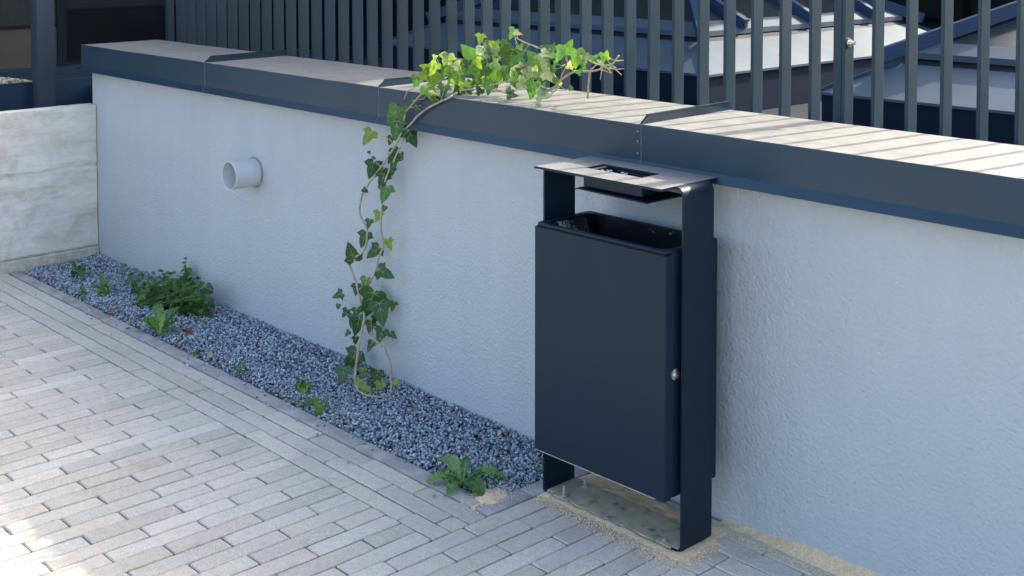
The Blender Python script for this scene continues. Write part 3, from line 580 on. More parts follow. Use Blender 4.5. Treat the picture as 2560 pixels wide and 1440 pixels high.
STEMS = [([[2.627, -0.18, 0.011], [2.586, -0.161, 0.048], [2.577, -0.143, 0.143], [2.569, -0.124, 0.193], [2.567, -0.106, 0.247], [2.531, -0.087, 0.281], [2.467, -0.068, 0.357], [2.413, -0.067, 0.429], [2.434, -0.07, 0.447], [2.513, -0.074, 0.489], [2.537, -0.071, 0.527], [2.547, -0.074, 0.581], [2.494, -0.067, 0.624], [2.494, -0.071, 0.66], [2.49, -0.06, 0.692], [2.544, -0.07, 0.753], [2.59, -0.079, 0.784], [2.648, -0.081, 0.839], [2.694, -0.083, 0.882], [2.728, -0.084, 0.922], [2.757, -0.074, 0.961], [2.8, -0.067, 1.011], [2.886, -0.069, 1.071], [2.975, -0.069, 1.111], [3.036, -0.074, 1.133], [2.974, 0.021, 1.142], [2.982, 0.052, 1.153], [3.062, 0.061, 1.162], [3.16, 0.071, 1.15], [3.221, 0.06, 1.142]], 0.0048, 0.0034), ([[2.72, -0.095, -0.009], [2.714, -0.093, 0.081], [2.707, -0.092, 0.118], [2.673, -0.09, 0.154], [2.633, -0.081, 0.162], [2.569, -0.068, 0.178], [2.528, -0.066, 0.207], [2.521, -0.068, 0.235], [2.51, -0.065, 0.319], [2.566, -0.072, 0.395], [2.602, -0.071, 0.443], [2.616, -0.074, 0.486], [2.639, -0.067, 0.54], [2.626, -0.07, 0.607], [2.633, -0.069, 0.692], [2.635, -0.068, 0.709], [2.652, -0.078, 0.758], [2.701, -0.081, 0.843], [2.759, -0.083, 0.917], [2.782, -0.084, 0.952], [2.772, -0.077, 0.988], [2.768, -0.07, 1.021], [2.789, -0.073, 1.059], [2.816, -0.07, 1.084], [2.878, -0.07, 1.132], [2.785, 0.06, 1.143], [2.818, 0.1, 1.177]], 0.0048, 0.003), ([[3.339, 0.1, 1.168], [3.372, 0.107, 1.184], [3.384, 0.115, 1.204], [3.405, 0.122, 1.22], [3.436, 0.129, 1.237], [3.455, 0.136, 1.242], [3.497, 0.14, 1.243], [3.543, 0.14, 1.253], [3.562, 0.14, 1.264], [3.601, 0.14, 1.276], [3.615, 0.14, 1.288], [3.633, 0.14, 1.305]], 0.0042, 0.003), ([[3.435, 0.2, 1.143], [3.461, 0.18, 1.22], [3.491, 0.16, 1.248], [3.528, 0.15, 1.27], [3.557, 0.14, 1.266]], 0.0034, 0.003), ([[3.158, 0.12, 1.339], [3.181, 0.12, 1.331], [3.23, 0.12, 1.319], [3.275, 0.12, 1.309]], 0.002, 0.003), ([[3.366, 0.14, 1.214], [3.395, 0.14, 1.261], [3.387, 0.14, 1.303]], 0.002, 0.0015), ([[3.621, 0.14, 1.287], [3.661, 0.13, 1.292]], 0.002, 0.001), ([[3.616, 0.14, 1.259], [3.67, 0.12, 1.267]], 0.002, 0.0012), ([[3.593, 0.14, 1.265], [3.619, 0.14, 1.258], [3.662, 0.12, 1.246]], 0.0022, 0.001), ([[3.562, 0.14, 1.26], [3.56, 0.135, 1.241], [3.558, 0.13, 1.221]], 0.002, 0.001), ([[3.543, 0.14, 1.253], [3.581, 0.133, 1.252], [3.604, 0.133, 1.246], [3.584, 0.14, 1.259]], 0.0022, 0.0014), ([[3.566, 0.13, 1.268], [3.602, 0.13, 1.261], [3.628, 0.13, 1.266]], 0.003, 0.002), ([[3.018, 0.1, 1.308], [3.031, 0.1, 1.282], [3.031, 0.1, 1.251]], 0.001, 0.0014), ([[3.047, 0.02, 1.167], [3.111, 0.04, 1.171], [3.199, 0.06, 1.194], [3.288, 0.08, 1.195], [3.345, 0.1, 1.172]], 0.0022, 0.0026), ([[3.022, -0.02, 1.15], [3.077, 0.01, 1.159], [3.149, 0.04, 1.157], [3.205, 0.03, 1.155], [3.292, 0.02, 1.153]], 0.003, 0.002), ([[2.641, -0.19, 0.018], [2.685, -0.188, 0.014], [2.745, -0.185, 0.022], [2.755, -0.152, 0.015], [2.753, -0.12, 0.009]], 0.003, 0.003), ([[3.29, 0.1, 1.249], [3.261, 0.09, 1.22], [3.252, 0.08, 1.192]], 0.002, 0.003), ([[3.357, 0.1, 1.17], [3.422, 0.08, 1.193], [3.39, 0.06, 1.159]], 0.003, 0.002), ([[2.654, -0.1, 0.955], [2.691, -0.097, 0.958], [2.718, -0.093, 0.947], [2.739, -0.09, 0.917]], 0.0014, 0.0016), ([[2.754, -0.09, 0.926], [2.774, -0.085, 0.953]], 0.0014, 0.0014), ([[2.503, -0.07, 0.695], [2.539, -0.07, 0.713], [2.612, -0.07, 0.751]], 0.001, 0.001), ([[2.342, -0.07, 0.287], [2.409, -0.065, 0.274], [2.468, -0.06, 0.254]], 0.001, 0.0012), ([[2.347, -0.07, 0.244], [2.385, -0.065, 0.224], [2.452, -0.06, 0.227]], 0.001, 0.001), ([[2.653, -0.07, 0.425], [2.628, -0.065, 0.382], [2.579, -0.06, 0.335]], 0.001, 0.0012), ([[2.703, -0.07, 0.208], [2.64, -0.065, 0.179], [2.558, -0.06, 0.186]], 0.001, 0.001), ([[2.418, -0.07, 0.143], [2.44, -0.065, 0.123], [2.462, -0.06, 0.096]], 0.001, 0.001), ([[2.527, -0.1, 0.098], [2.572, -0.08, 0.189], [2.545, -0.06, 0.232]], 0.0012, 0.0012), ([[2.771, -0.07, 1.101], [2.789, -0.065, 1.135], [2.808, -0.06, 1.14]], 0.002, 0.0014), ([[2.779, -0.08, 1.067], [2.824, -0.075, 1.077], [2.869, -0.07, 1.088]], 0.0016, 0.001), ([[2.831, -0.08, 1.101], [2.852, -0.075, 1.107], [2.883, -0.07, 1.112]], 0.0014, 0.001)]
STEMPTS = [p for s in STEMS for p in s[0]]
LEAVES = [(2.562, -0.082, 0.935, 0.0542, 110, 'Y'), (2.734, -0.096, 1.04, 0.0584, 115, 'G'), (2.789, -0.101, 1.07, 0.0347, 200, 'G'), (2.758, -0.097, 0.989, 0.064, 90, 'G'), (2.812, -0.065, 0.96, 0.0609, 60, 'D'), (2.692, -0.074, 0.939, 0.0295, 90, 'D'), (2.715, -0.071, 0.897, 0.0324, 60, 'D'), (2.753, -0.068, 0.888, 0.0234, 60, 'D'), (2.72, -0.081, 0.86, 0.0441, 90, 'D'), (2.578, -0.076, 0.815, 0.0572, 100, 'D'), (2.607, -0.056, 0.827, 0.0331, 45, 'D'), (2.637, -0.064, 0.799, 0.0388, 90, 'D'), (2.7, -0.071, 0.824, 0.0266, 90, 'D'), (2.66, -0.087, 0.786, 0.0534, 90, 'D'), (2.673, -0.086, 0.738, 0.0563, 100, 'G'), (2.677, -0.074, 0.812, 0.0356, 80, 'D'), (2.581, -0.056, 0.802, 0.0392, 120, 'D'), (2.705, -0.082, 0.873, 0.0324, 110, 'D'), (2.532, -0.07, 0.73, 0.0213, 30, 'D'), (2.593, -0.075, 0.862, 0.015, 0, 'D'), (2.571, -0.08, 0.884, 0.012, 300, 'D'), (2.659, -0.077, 0.681, 0.0193, 90, 'D'), (2.609, -0.072, 0.643, 0.036, 100, 'Y'), (2.574, -0.087, 0.611, 0.0301, 90, 'D'), (2.516, -0.068, 0.537, 0.0519, 100, 'D'), (2.549, -0.069, 0.561, 0.0243, 0, 'D'), (2.457, -0.085, 0.485, 0.0645, 265, 'D'), (2.567, -0.062, 0.497, 0.0515, 140, 'D'), (2.674, -0.065, 0.546, 0.0387, 60, 'Y'), (2.676, -0.084, 0.442, 0.0565, 20, 'D'), (2.449, -0.057, 0.328, 0.0371, 90, 'D'), (2.544, -0.084, 0.369, 0.0516, 90, 'G'), (2.562, -0.079, 0.299, 0.094, 95, 'D'), (2.627, -0.07, 0.276, 0.0782, 70, 'D'), (2.692, -0.065, 0.318, 0.0298, 90, 'D'), (2.359, -0.082, 0.293, 0.0375, 150, 'D'), (2.371, -0.087, 0.252, 0.0187, 90, 'D'), (2.378, -0.06, 0.221, 0.0313, 120, 'D'), (2.469, -0.072, 0.241, 0.037, 90, 'D'), (2.446, -0.074, 0.207, 0.0433, 90, 'D'), (2.475, -0.072, 0.192, 0.0585, 95, 'D'), (2.552, -0.067, 0.206, 0.0396, 90, 'D'), (2.606, -0.06, 0.183, 0.0514, 100, 'D'), (2.71, -0.076, 0.214, 0.0267, 30, 'D'), (2.574, -0.083, 0.141, 0.0364, 100, 'D'), (2.443, -0.057, 0.127, 0.0279, 90, 'D'), (2.395, -0.063, 0.145, 0.025, 120, 'D'), (2.452, -0.084, 0.058, 0.0741, 110, 'D'), (2.506, -0.083, 0.078, 0.0306, 60, 'D'), (2.516, -0.17, 0.031, 0.0635, 95, 'D'), (2.641, -0.17, 0.081, 0.0296, 90, 'G'), (2.652, -0.11, 0.046, 0.0507, 80, 'D'), (2.666, -0.11, 0.015, 0.0387, 90, 'Y'), (2.776, -0.11, 0.064, 0.0234, 30, 'Y'), (2.57, -0.17, -0.035, 0.042, 100, 'G'), (2.648, -0.17, 0.009, 0.0474, 110, 'Y'), (2.621, -0.17, 0.03, 0.0327, 90, 'Y'), (2.624, -0.11, 0.01, 0.027, 45, 'D'), (2.674, -0.11, -0.007, 0.0238, 90, 'G'), (2.519, -0.078, 0.23, 0.0305, 90, 'D'), (2.565, -0.056, 0.236, 0.0335, 90, 'D'), (2.509, -0.08, 0.275, 0.0275, 150, 'D'), (2.814, -0.089, 0.961, 0.0231, 90, 'D'), (2.891, -0.11, 1.084, 0.0199, 100, 'D'), (2.726, 0.06, 1.207, 0.0373, 200, 'Y'), (2.86, -0.005, 1.21, 0.0482, 120, 'Y'), (2.702, 0.114, 1.212, 0.0189, 280, 'G'), (2.689, 0.052, 1.144, 0.0469, 100, 'G'), (2.787, 0.055, 1.163, 0.0462, 90, 'Y'), (2.734, 0.125, 1.147, 0.0408, 60, 'G'), (2.833, 0.081, 1.228, 0.0582, 100, 'P'), (2.863, 0.043, 1.261, 0.0212, 200, 'G'), (2.844, 0.059, 1.198, 0.0366, 90, 'G'), (2.812, 0.152, 1.195, 0.0528, 80, 'M'), (2.941, 0.095, 1.271, 0.0784, 225, 'G'), (2.996, 0.101, 1.322, 0.0359, 100, 'Y'), (3.08, 0.081, 1.311, 0.0206, 90, 'Y'), (3.093, 0.096, 1.317, 0.0265, 300, 'G'), (3.074, 0.142, 1.322, 0.0119, 270, 'G'), (3.15, 0.114, 1.349, 0.038, 120, 'M'), (3.199, 0.101, 1.355, 0.0289, 20, 'W'), (3.046, 0.098, 1.263, 0.0831, 60, 'M'), (3.078, 0.117, 1.285, 0.0592, 30, 'M'), (3.068, 0.096, 1.29, 0.0355, 200, 'W'), (3.076, 0.168, 1.292, 0.0537, 20, 'M'), (3.155, 0.154, 1.308, 0.0264, 300, 'G'), (3.104, 0.148, 1.248, 0.0859, 100, 'M'), (3.194, 0.113, 1.257, 0.0435, 60, 'D'), (2.976, 0.103, 1.179, 0.0661, 95, 'M'), (2.878, 0.091, 1.179, 0.061, 90, 'M'), (2.929, 0.05, 1.15, 0.0511, 100, 'Y'), (2.819, 0.109, 1.161, 0.0432, 120, 'M'), (2.928, -0.07, 1.13, 0.065, 60, 'G'), (2.954, -0.07, 1.135, 0.0382, 20, 'Y'), (2.97, -0.05, 1.142, 0.0441, 100, 'M'), (3.062, 0.1, 1.198, 0.0474, 90, 'G'), (3.192, 0.045, 1.212, 0.0402, 80, 'G'), (3.173, 0.093, 1.202, 0.0407, 60, 'G'), (3.045, 0.111, 1.233, 0.0654, 100, 'M'), (3.04, 0.0, 1.154, 0.0381, 60, 'Y'), (3.052, 0.045, 1.241, 0.0382, 60, 'Y'), (3.263, 0.0, 1.155, 0.0282, 90, 'G'), (2.949, 0.086, 1.222, 0.0391, 90, 'M'), (2.903, 0.095, 1.24, 0.0304, 200, 'W'), (3.129, 0.065, 1.238, 0.0408, 40, 'W'), (3.116, 0.115, 1.215, 0.0294, 60, 'W'), (3.293, 0.082, 1.277, 0.0653, 230, 'G'), (3.313, 0.123, 1.31, 0.0512, 200, 'M'), (3.382, 0.063, 1.295, 0.0418, 20, 'W'), (3.433, 0.067, 1.297, 0.0497, 120, 'G'), (3.394, 0.154, 1.326, 0.0395, 300, 'G'), (3.365, 0.078, 1.254, 0.0476, 60, 'M'), (3.289, 0.101, 1.249, 0.0399, 90, 'G'), (3.225, 0.106, 1.236, 0.0433, 200, 'W'), (3.536, 0.039, 1.291, 0.0567, 95, 'G'), (3.416, 0.157, 1.304, 0.0253, 200, 'W'), (3.512, 0.099, 1.307, 0.0301, 30, 'W'), (3.562, 0.052, 1.296, 0.0269, 60, 'W'), (3.573, 0.069, 1.298, 0.0297, 20, 'P'), (3.611, 0.054, 1.306, 0.024, 320, 'G'), (3.634, 0.078, 1.314, 0.0267, 280, 'Y'), (3.62, 0.078, 1.3, 0.0294, 90, 'G'), (3.606, 0.072, 1.289, 0.0241, 200, 'W'), (3.501, 0.11, 1.264, 0.0248, 80, 'G'), (3.34, 0.043, 1.228, 0.042, 20, 'W'), (3.288, 0.103, 1.208, 0.0314, 30, 'G'), (3.412, 0.045, 1.225, 0.047, 30, 'W'), (3.435, 0.045, 1.212, 0.022, 90, 'G'), (3.267, 0.155, 1.176, 0.0289, 300, 'M'), (3.391, 0.108, 1.191, 0.0196, 90, 'W'), (3.278, 0.062, 1.188, 0.0483, 20, 'W'), (3.371, -0.0, 1.177, 0.0553, 100, 'G'), (3.398, 0.0, 1.186, 0.0358, 60, 'M'), (3.433, 0.0, 1.17, 0.0465, 0, 'W'), (3.188, 0.112, 1.201, 0.0349, 90, 'G'), (3.242, 0.044, 1.183, 0.0285, 60, 'G'), (3.231, 0.092, 1.212, 0.023, 90, 'G'), (3.279, 0.0, 1.156, 0.0337, 0, 'D'), (2.784, 0.014, 1.18, 0.0337, 60, 'Y'), (2.751, 0.063, 1.18, 0.0403, 100, 'G'), (2.847, 0.091, 1.194, 0.0398, 60, 'G'), (2.927, 0.065, 1.176, 0.0362, 90, 'G'), (3.011, 0.069, 1.213, 0.0446, 60, 'G'), (3.048, 0.074, 1.204, 0.0384, 100, 'M'), (3.089, 0.113, 1.183, 0.0355, 90, 'G'), (3.138, 0.165, 1.219, 0.0354, 90, 'D'), (3.236, 0.11, 1.203, 0.0346, 60, 'G'), (3.343, 0.073, 1.235, 0.0366, 100, 'G'), (3.087, 0.115, 1.214, 0.0325, 100, 'G'), (3.088, 0.042, 1.182, 0.0292, 100, 'Y'), (2.965, 0.089, 1.157, 0.0271, 90, 'G'), (2.785, 0.157, 1.147, 0.0312, 80, 'D'), (3.169, 0.174, 1.157, 0.0324, 90, 'D'), (2.863, 0.14, 1.185, 0.0369, 100, 'D'), (3.072, 0.11, 1.161, 0.0267, 90, 'D'), (3.361, 0.103, 1.234, 0.0282, 90, 'D'), (2.917, 0.06, 1.234, 0.0352, 312.7350851331151, 'W'), (3.362, 0.064, 1.238, 0.0353, 224.69236594107727, 'M'), (3.228, 0.149, 1.202, 0.0235, 193.12825777077913, 'M'), (3.199, 0.148, 1.221, 0.0243, 304.90361154256556, 'D'), (3.262, 0.136, 1.18, 0.0213, 215.235756139835, 'M'), (3.491, 0.06, 1.196, 0.0179, 262.0781109083023, 'M'), (3.218, 0.107, 1.246, 0.0368, 191.7670406612432, 'M'), (3.426, 0.0, 1.185, 0.0213, 319.5289172837324, 'D'), (3.066, 0.092, 1.179, 0.0224, 73.71057286220476, 'G'), (3.044, 0.0, 1.156, 0.0302, 208.79368516341054, 'D'), (3.273, 0.107, 1.22, 0.0243, 238.92594229234703, 'M'), (2.861, 0.04, 1.182, 0.0208, 322.52986894327057, 'G'), (3.27, 0.115, 1.242, 0.0262, 194.71978378535425, 'D'), (2.962, 0.076, 1.165, 0.0197, 44.01813560968246, 'M'), (2.804, 0.047, 1.244, 0.0223, 103.82603719008412, 'P'), (3.044, 0.069, 1.182, 0.0293, 262.6809044096986, 'G'), (2.701, 0.188, 1.2, 0.0282, 118.75914224229359, 'D'), (3.221, 0.075, 1.233, 0.025, 213.24826142778727, 'M'), (2.98, -0.0, 1.146, 0.0297, 123.73511080287209, 'D'), (3.102, -0.0, 1.161, 0.0306, 246.34051208758632, 'D'), (3.276, 0.056, 1.235, 0.0193, 326.0097326352802, 'W'), (3.127, 0.129, 1.22, 0.0333, 133.1498703948308, 'D'), (2.961, 0.054, 1.19, 0.0205, 304.82080453259726, 'G'), (3.162, 0.108, 1.249, 0.0229, 324.39014583453036, 'M'), (2.909, 0.063, 1.238, 0.0217, 160.36655718013114, 'M'), (3.247, 0.152, 1.216, 0.0215, 306.60100310884405, 'M'), (3.376, 0.047, 1.252, 0.0269, 248.85150593005622, 'P'), (3.043, 0.134, 1.167, 0.0369, 63.76810485944316, 'W'), (3.373, 0.099, 1.256, 0.0274, 131.5436280819482, 'G'), (2.869, 0.097, 1.185, 0.0307, 180.84734863339267, 'G'), (3.139, 0.147, 1.274, 0.0324, 229.20553349178698, 'D'), (2.852, 0.145, 1.142, 0.0257, 175.70556714726635, 'D'), (3.364, 0.022, 1.254, 0.0213, 285.54659890736787, 'P'), (2.958, 0.107, 1.205, 0.0328, 168.88169666117395, 'W'), (2.859, 0.129, 1.236, 0.0269, 223.21892189737073, 'D'), (2.998, 0.0, 1.152, 0.0358, 236.50108706157815, 'D'), (3.262, 0.173, 1.24, 0.0288, 79.85178529915183, 'D'), (3.299, 0.116, 1.25, 0.0314, 245.90594277722752, 'D'), (3.252, 0.12, 1.179, 0.0296, 229.6668687532047, 'D'), (3.107, 0.032, 1.176, 0.0353, 111.21182110998286, 'G'), (3.219, 0.083, 1.186, 0.0304, 84.22282491409368, 'M'), (3.143, 0.038, 1.228, 0.0277, 97.87277869674298, 'G'), (3.209, 0.08, 1.237, 0.0368, 174.79856012767573, 'W'), (3.264, 0.157, 1.222, 0.0259, 213.53818522090535, 'M'), (3.255, 0.0, 1.17, 0.0184, 151.612724554777, 'D'), (3.389, 0.061, 1.298, 0.0305, 194.17291173460998, 'G'), (2.896, 0.147, 1.198, 0.0258, 183.79430951037997, 'D'), (3.479, 0.068, 1.272, 0.0253, 273.89695502203733, 'W'), (3.001, 0.133, 1.187, 0.0312, 199.15774153999527, 'M'), (3.367, 0.102, 1.252, 0.0247, 298.0400997288343, 'G'), (2.963, 0.116, 1.177, 0.0376, 191.8270825014274, 'D'), (2.831, 0.084, 1.238, 0.0274, 159.50513804707026, 'M'), (2.847, 0.127, 1.182, 0.0342, 145.16746348397228, 'M'), (2.878, 0.194, 1.201, 0.0398, 178.8916514465249, 'D'), (3.472, 0.125, 1.245, 0.0236, 308.86336211800204, 'M'), (2.964, 0.143, 1.194, 0.0319, 163.04029012955792, 'D'), (3.177, 0.138, 1.216, 0.0265, 174.0889780206188, 'W'), (3.156, 0.0, 1.161, 0.0333, 103.69805460449786, 'D'), (3.372, 0.016, 1.29, 0.0231, 177.6791887164956, 'P'), (2.683, 0.108, 1.175, 0.0385, 298.5008327324219, 'G')]
ivy = empty('ivy_plant', (2.66, -.14, 0)); tag(ivy, 'ivy climbing from the gravel up the plastered wall and spilling over the coping', 'ivy')
off = Vector((-2.66, .14, 0))
def sub(p): return Vector(p)+off
b = MB()
for pts, r0, r1 in STEMS:
    c = catmull([sub(p) for p in pts], 4); n = len(c); c = [p+Vector((noise.noise(p*30), noise.noise(p*30+Vector((9,0,0))), 0))*.003 for p in c]
    b.tube(c, [r0+(r1-r0)*i/n for i in range(n)], 7)
b.build('stem', STEMM, ivy, smooth=True, fix=False)
F = Fol(); S2 = MB()
for x, y, z, s, ang, c in LEAVES:
    d = RT*math.cos(R(ang))-UPV*math.sin(R(ang))
    p = sub((x, y, z)); up_ = .45 if z > 1.12 else .30
    nor = (-fwd)*.75+Vector((0,0,1))*up_+Vector((rnd.uniform(-.38,.38), rnd.uniform(-.38,.38), rnd.uniform(-.3,.3)))
    hf = HALF if s > .022 else HEART
    if z < 1.12: d = (d+Vector((rnd.uniform(-.2,.2), -.25, 0))).normalized()
    leaf(F, p-d.normalized()*s*.38, d, nor, s*(1.12 if z > 1.12 else 1.2), pal(c), hf, curl=.14, fold=.12, wid=1.12)
    # leaf stalk back to the nearest stem
    q = min(STEMPTS, key=lambda t: (Vector(t)-Vector((x,y,z))).length); q = sub(q); a = p-d.normalized()*s*.35
    if .008 < (q-a).length < .16:
        mid_ = (a+q)/2+Vector((0,0,-.006)); S2.tube([q, mid_, a], [.0014,.0011,.0009], 5)
F.add(S2.v, S2.f, (.2,.3,.1), 1); F.build('foliage', ivy)

def rosette(name, label, base, tips, cols, teeth=9, amp=.22, cat='weed', wid=.30):
    e = empty(name, base); tag(e, label, cat); F = Fol(); B = Vector(base)
    for (tx, ty, tz, wf), c in zip(tips, cols):
        T = Vector((tx, ty, tz))-B; Lh = T.length; side = T.cross(Vector((0,0,1))).normalized(); n = teeth*3; rows = []
        arch = .22*Lh
        for i in range(n+1):
            t = i/n; p = T*t+Vector((0,0,1))*arch*math.sin(math.pi*min(1,t*1.05))*.8
            w = wid*wf*Lh*(.46*math.sin(math.pi*min(1, t**1.35))**.75*(1.0 if t > .3 else .55+1.5*t)+.04*(1-t))
            saw = 1-amp*((i % 3)/2.0)*(1 if t < .92 else .4); w = max(w*saw, .0012)
            if i == n: w = .0006
            lift = .30*w
            rows.append([p-side*w+Vector((0,0,lift+.004*math.sin(i*1.3))), p-side*w*.5+Vector((0,0,lift*.3)), p+Vector((0,0,0)), p+side*w*.5+Vector((0,0,lift*.3)), p+side*w+Vector((0,0,lift+.004*math.cos(i*1.1)))])
        vs = [q for r_ in rows for q in r_]; fs = [(i*5+k, i*5+k+1, (i+1)*5+k+1, (i+1)*5+k) for i in range(n) for k in range(4)]
        F.add(vs, fs, pal(c) if isinstance(c, str) else c, 0)
        vv = []; 
        for i in range(int(n*.8)):
            t = i/n; w = .0011*(1-t)+.0003; vv += [rows[i][2]-side*w+Vector((0,0,.0009)), rows[i][2]+side*w+Vector((0,0,.0009))]
        F.add(vv, [(2*i, 2*i+1, 2*i+3, 2*i+2) for i in range(len(vv)//2-1)], (.3,.4,.2), 1)
    F.build('leaf_rosette', e); return e
def sprig(F, S, base, top, nl, ls, cols, half=HEART, stemr=.0015, droop=.2, density=1):
    base = Vector(base); top = Vector(top); mid_ = (base+top)/2+Vector((rnd.uniform(-.012,.012), rnd.uniform(-.012,.012), 0))
    c = catmull([base, mid_, top], 6); S.tube(c, [stemr*(1-.6*i/len(c)) for i in range(len(c))], 5)
    for i in range(nl):
        t = (.15+.85*i/max(1, nl-1)); p = c[min(len(c)-1, int(t*(len(c)-1)))]; a0 = i*1.57+rnd.uniform(-.4,.4)
        for k in (0, 1):
            a = a0+math.pi*k; d = Vector((math.cos(a), math.sin(a), rnd.uniform(-.6,.3))); s = ls*(1.15-.6*t)*rnd.uniform(.75,1.2)
            leaf(F, p+d*s*.15, d, Vector((.45+rnd.uniform(-.5,.5), -.5+rnd.uniform(-.5,.5), .8)), s, pal(rnd.choice(cols)), half, veins=False, fold=.25, curl=.3)
def bush(name, label, base, specs, cols, ls, cat='weed', half=HEART):
    e = empty(name, base); tag(e, label, cat); F = Fol(); S = MB()
    for bx_, by_, tx, ty, tz, nl in specs:
        sprig(F, S, (bx_-base[0], by_-base[1], .0), (tx-base[0], ty-base[1], tz), nl, ls*rnd.uniform(.85,1.15), cols, half)
    F.build('leaves', e); S.build('stems', GREENSTEM, e, smooth=True, fix=False); return e
rosette('lettuce_weed', 'large bright green toothed rosette weed growing over the kerb corner left of the bin', (3.479, -0.399, 0.0), [(3.332, -0.376, 0.035, 0.75), (3.423, -0.331, 0.05, 0.62), (3.546, -0.277, 0.012, 0.95), (3.6, -0.425, 0.012, 0.95), (3.404, -0.487, 0.012, 0.85), (3.52, -0.496, 0.012, 0.7), (3.435, -0.433, 0.03, 0.6), (3.512, -0.332, 0.03, 0.8)], [(0.2, 0.4, 0.14), (0.083, 0.225, 0.068), (0.21, 0.42, 0.15), (0.075, 0.195, 0.045), (0.195, 0.345, 0.06), (0.105, 0.255, 0.06), (0.15, 0.315, 0.09), (0.068, 0.18, 0.053)], cat='weed', amp=0.34, wid=0.62)
rosette('lettuce_weed', 'bright green upright toothed rosette weed beside the kerb in front of the dense leafy bush', (1.499, -0.395, 0.0), [(1.378, -0.427, 0.05, 0.9), (1.417, -0.4, 0.06, 1), (1.369, -0.338, 0.1, 0.5), (1.467, -0.359, 0.08, 0.6), (1.444, -0.302, 0.06, 0.8), (1.448, -0.274, 0.09, 0.5), (1.535, -0.336, 0.03, 0.6), (1.49, -0.283, 0.04, 0.4), (1.529, -0.36, 0.02, 0.6)], ['G', (0.15, 0.3, 0.06), (0.135, 0.3, 0.06), (0.21, 0.39, 0.09), (0.105, 0.24, 0.06), (0.09, 0.225, 0.06), (0.135, 0.255, 0.075), (0.09, 0.21, 0.06), (0.165, 0.3, 0.09)], cat='weed', amp=0.25, wid=0.6)
rosette('dock_weed', 'small green weed with long smooth leaves at the foot of the concrete wall', (0.313, -0.235, 0.0), [(0.38, -0.304, 0.09, 0.55), (0.381, -0.179, 0.05, 0.5), (0.481, -0.282, 0.03, 0.8), (0.412, -0.302, 0.02, 0.7), (0.44, -0.249, 0.06, 0.6)], [(0.105, 0.225, 0.06), (0.105, 0.24, 0.075), (0.09, 0.225, 0.06), (0.06, 0.135, 0.045), (0.075, 0.18, 0.06)], cat='weed', amp=0.06, wid=0.4)
rosette('seedling', 'small toothed green seedling in the gravel near the kerb between the bush and the ivy', (2.134, -0.388, 0.0), [(2.11, -0.406, 0.02, 0.9), (2.094, -0.357, 0.03, 0.6), (2.147, -0.368, 0.03, 0.8), (2.098, -0.378, 0.02, 0.8), (2.195, -0.403, 0.01, 0.7)], ['G', 'G', 'G', (0.18, 0.36, 0.075), 'G'], cat='weed', amp=0.3, wid=0.4)
rosette('seedling', 'dark green seedling with pointed leaves in the gravel just left of the ivy', (2.431, -0.298, 0.0), [(2.407, -0.312, 0.04, 0.6), (2.474, -0.303, 0.04, 0.8), (2.509, -0.318, 0.02, 0.9), (2.479, -0.35, 0.02, 0.6), (2.518, -0.346, 0.01, 0.8)], ['G', (0.09, 0.195, 0.045), (0.135, 0.24, 0.045), 'D', 'Y'], cat='weed', amp=0.1, wid=0.6)
rosette('seedling', 'tiny yellow green seedling against the kerb edge midway along the gravel bed', (1.836, -0.408, 0.0), [(1.844, -0.429, 0.02, 0.8), (1.849, -0.41, 0.03, 0.8), (1.871, -0.414, 0.01, 0.8)], ['Y', 'G', 'G'], cat='weed', amp=0.2, wid=0.6)
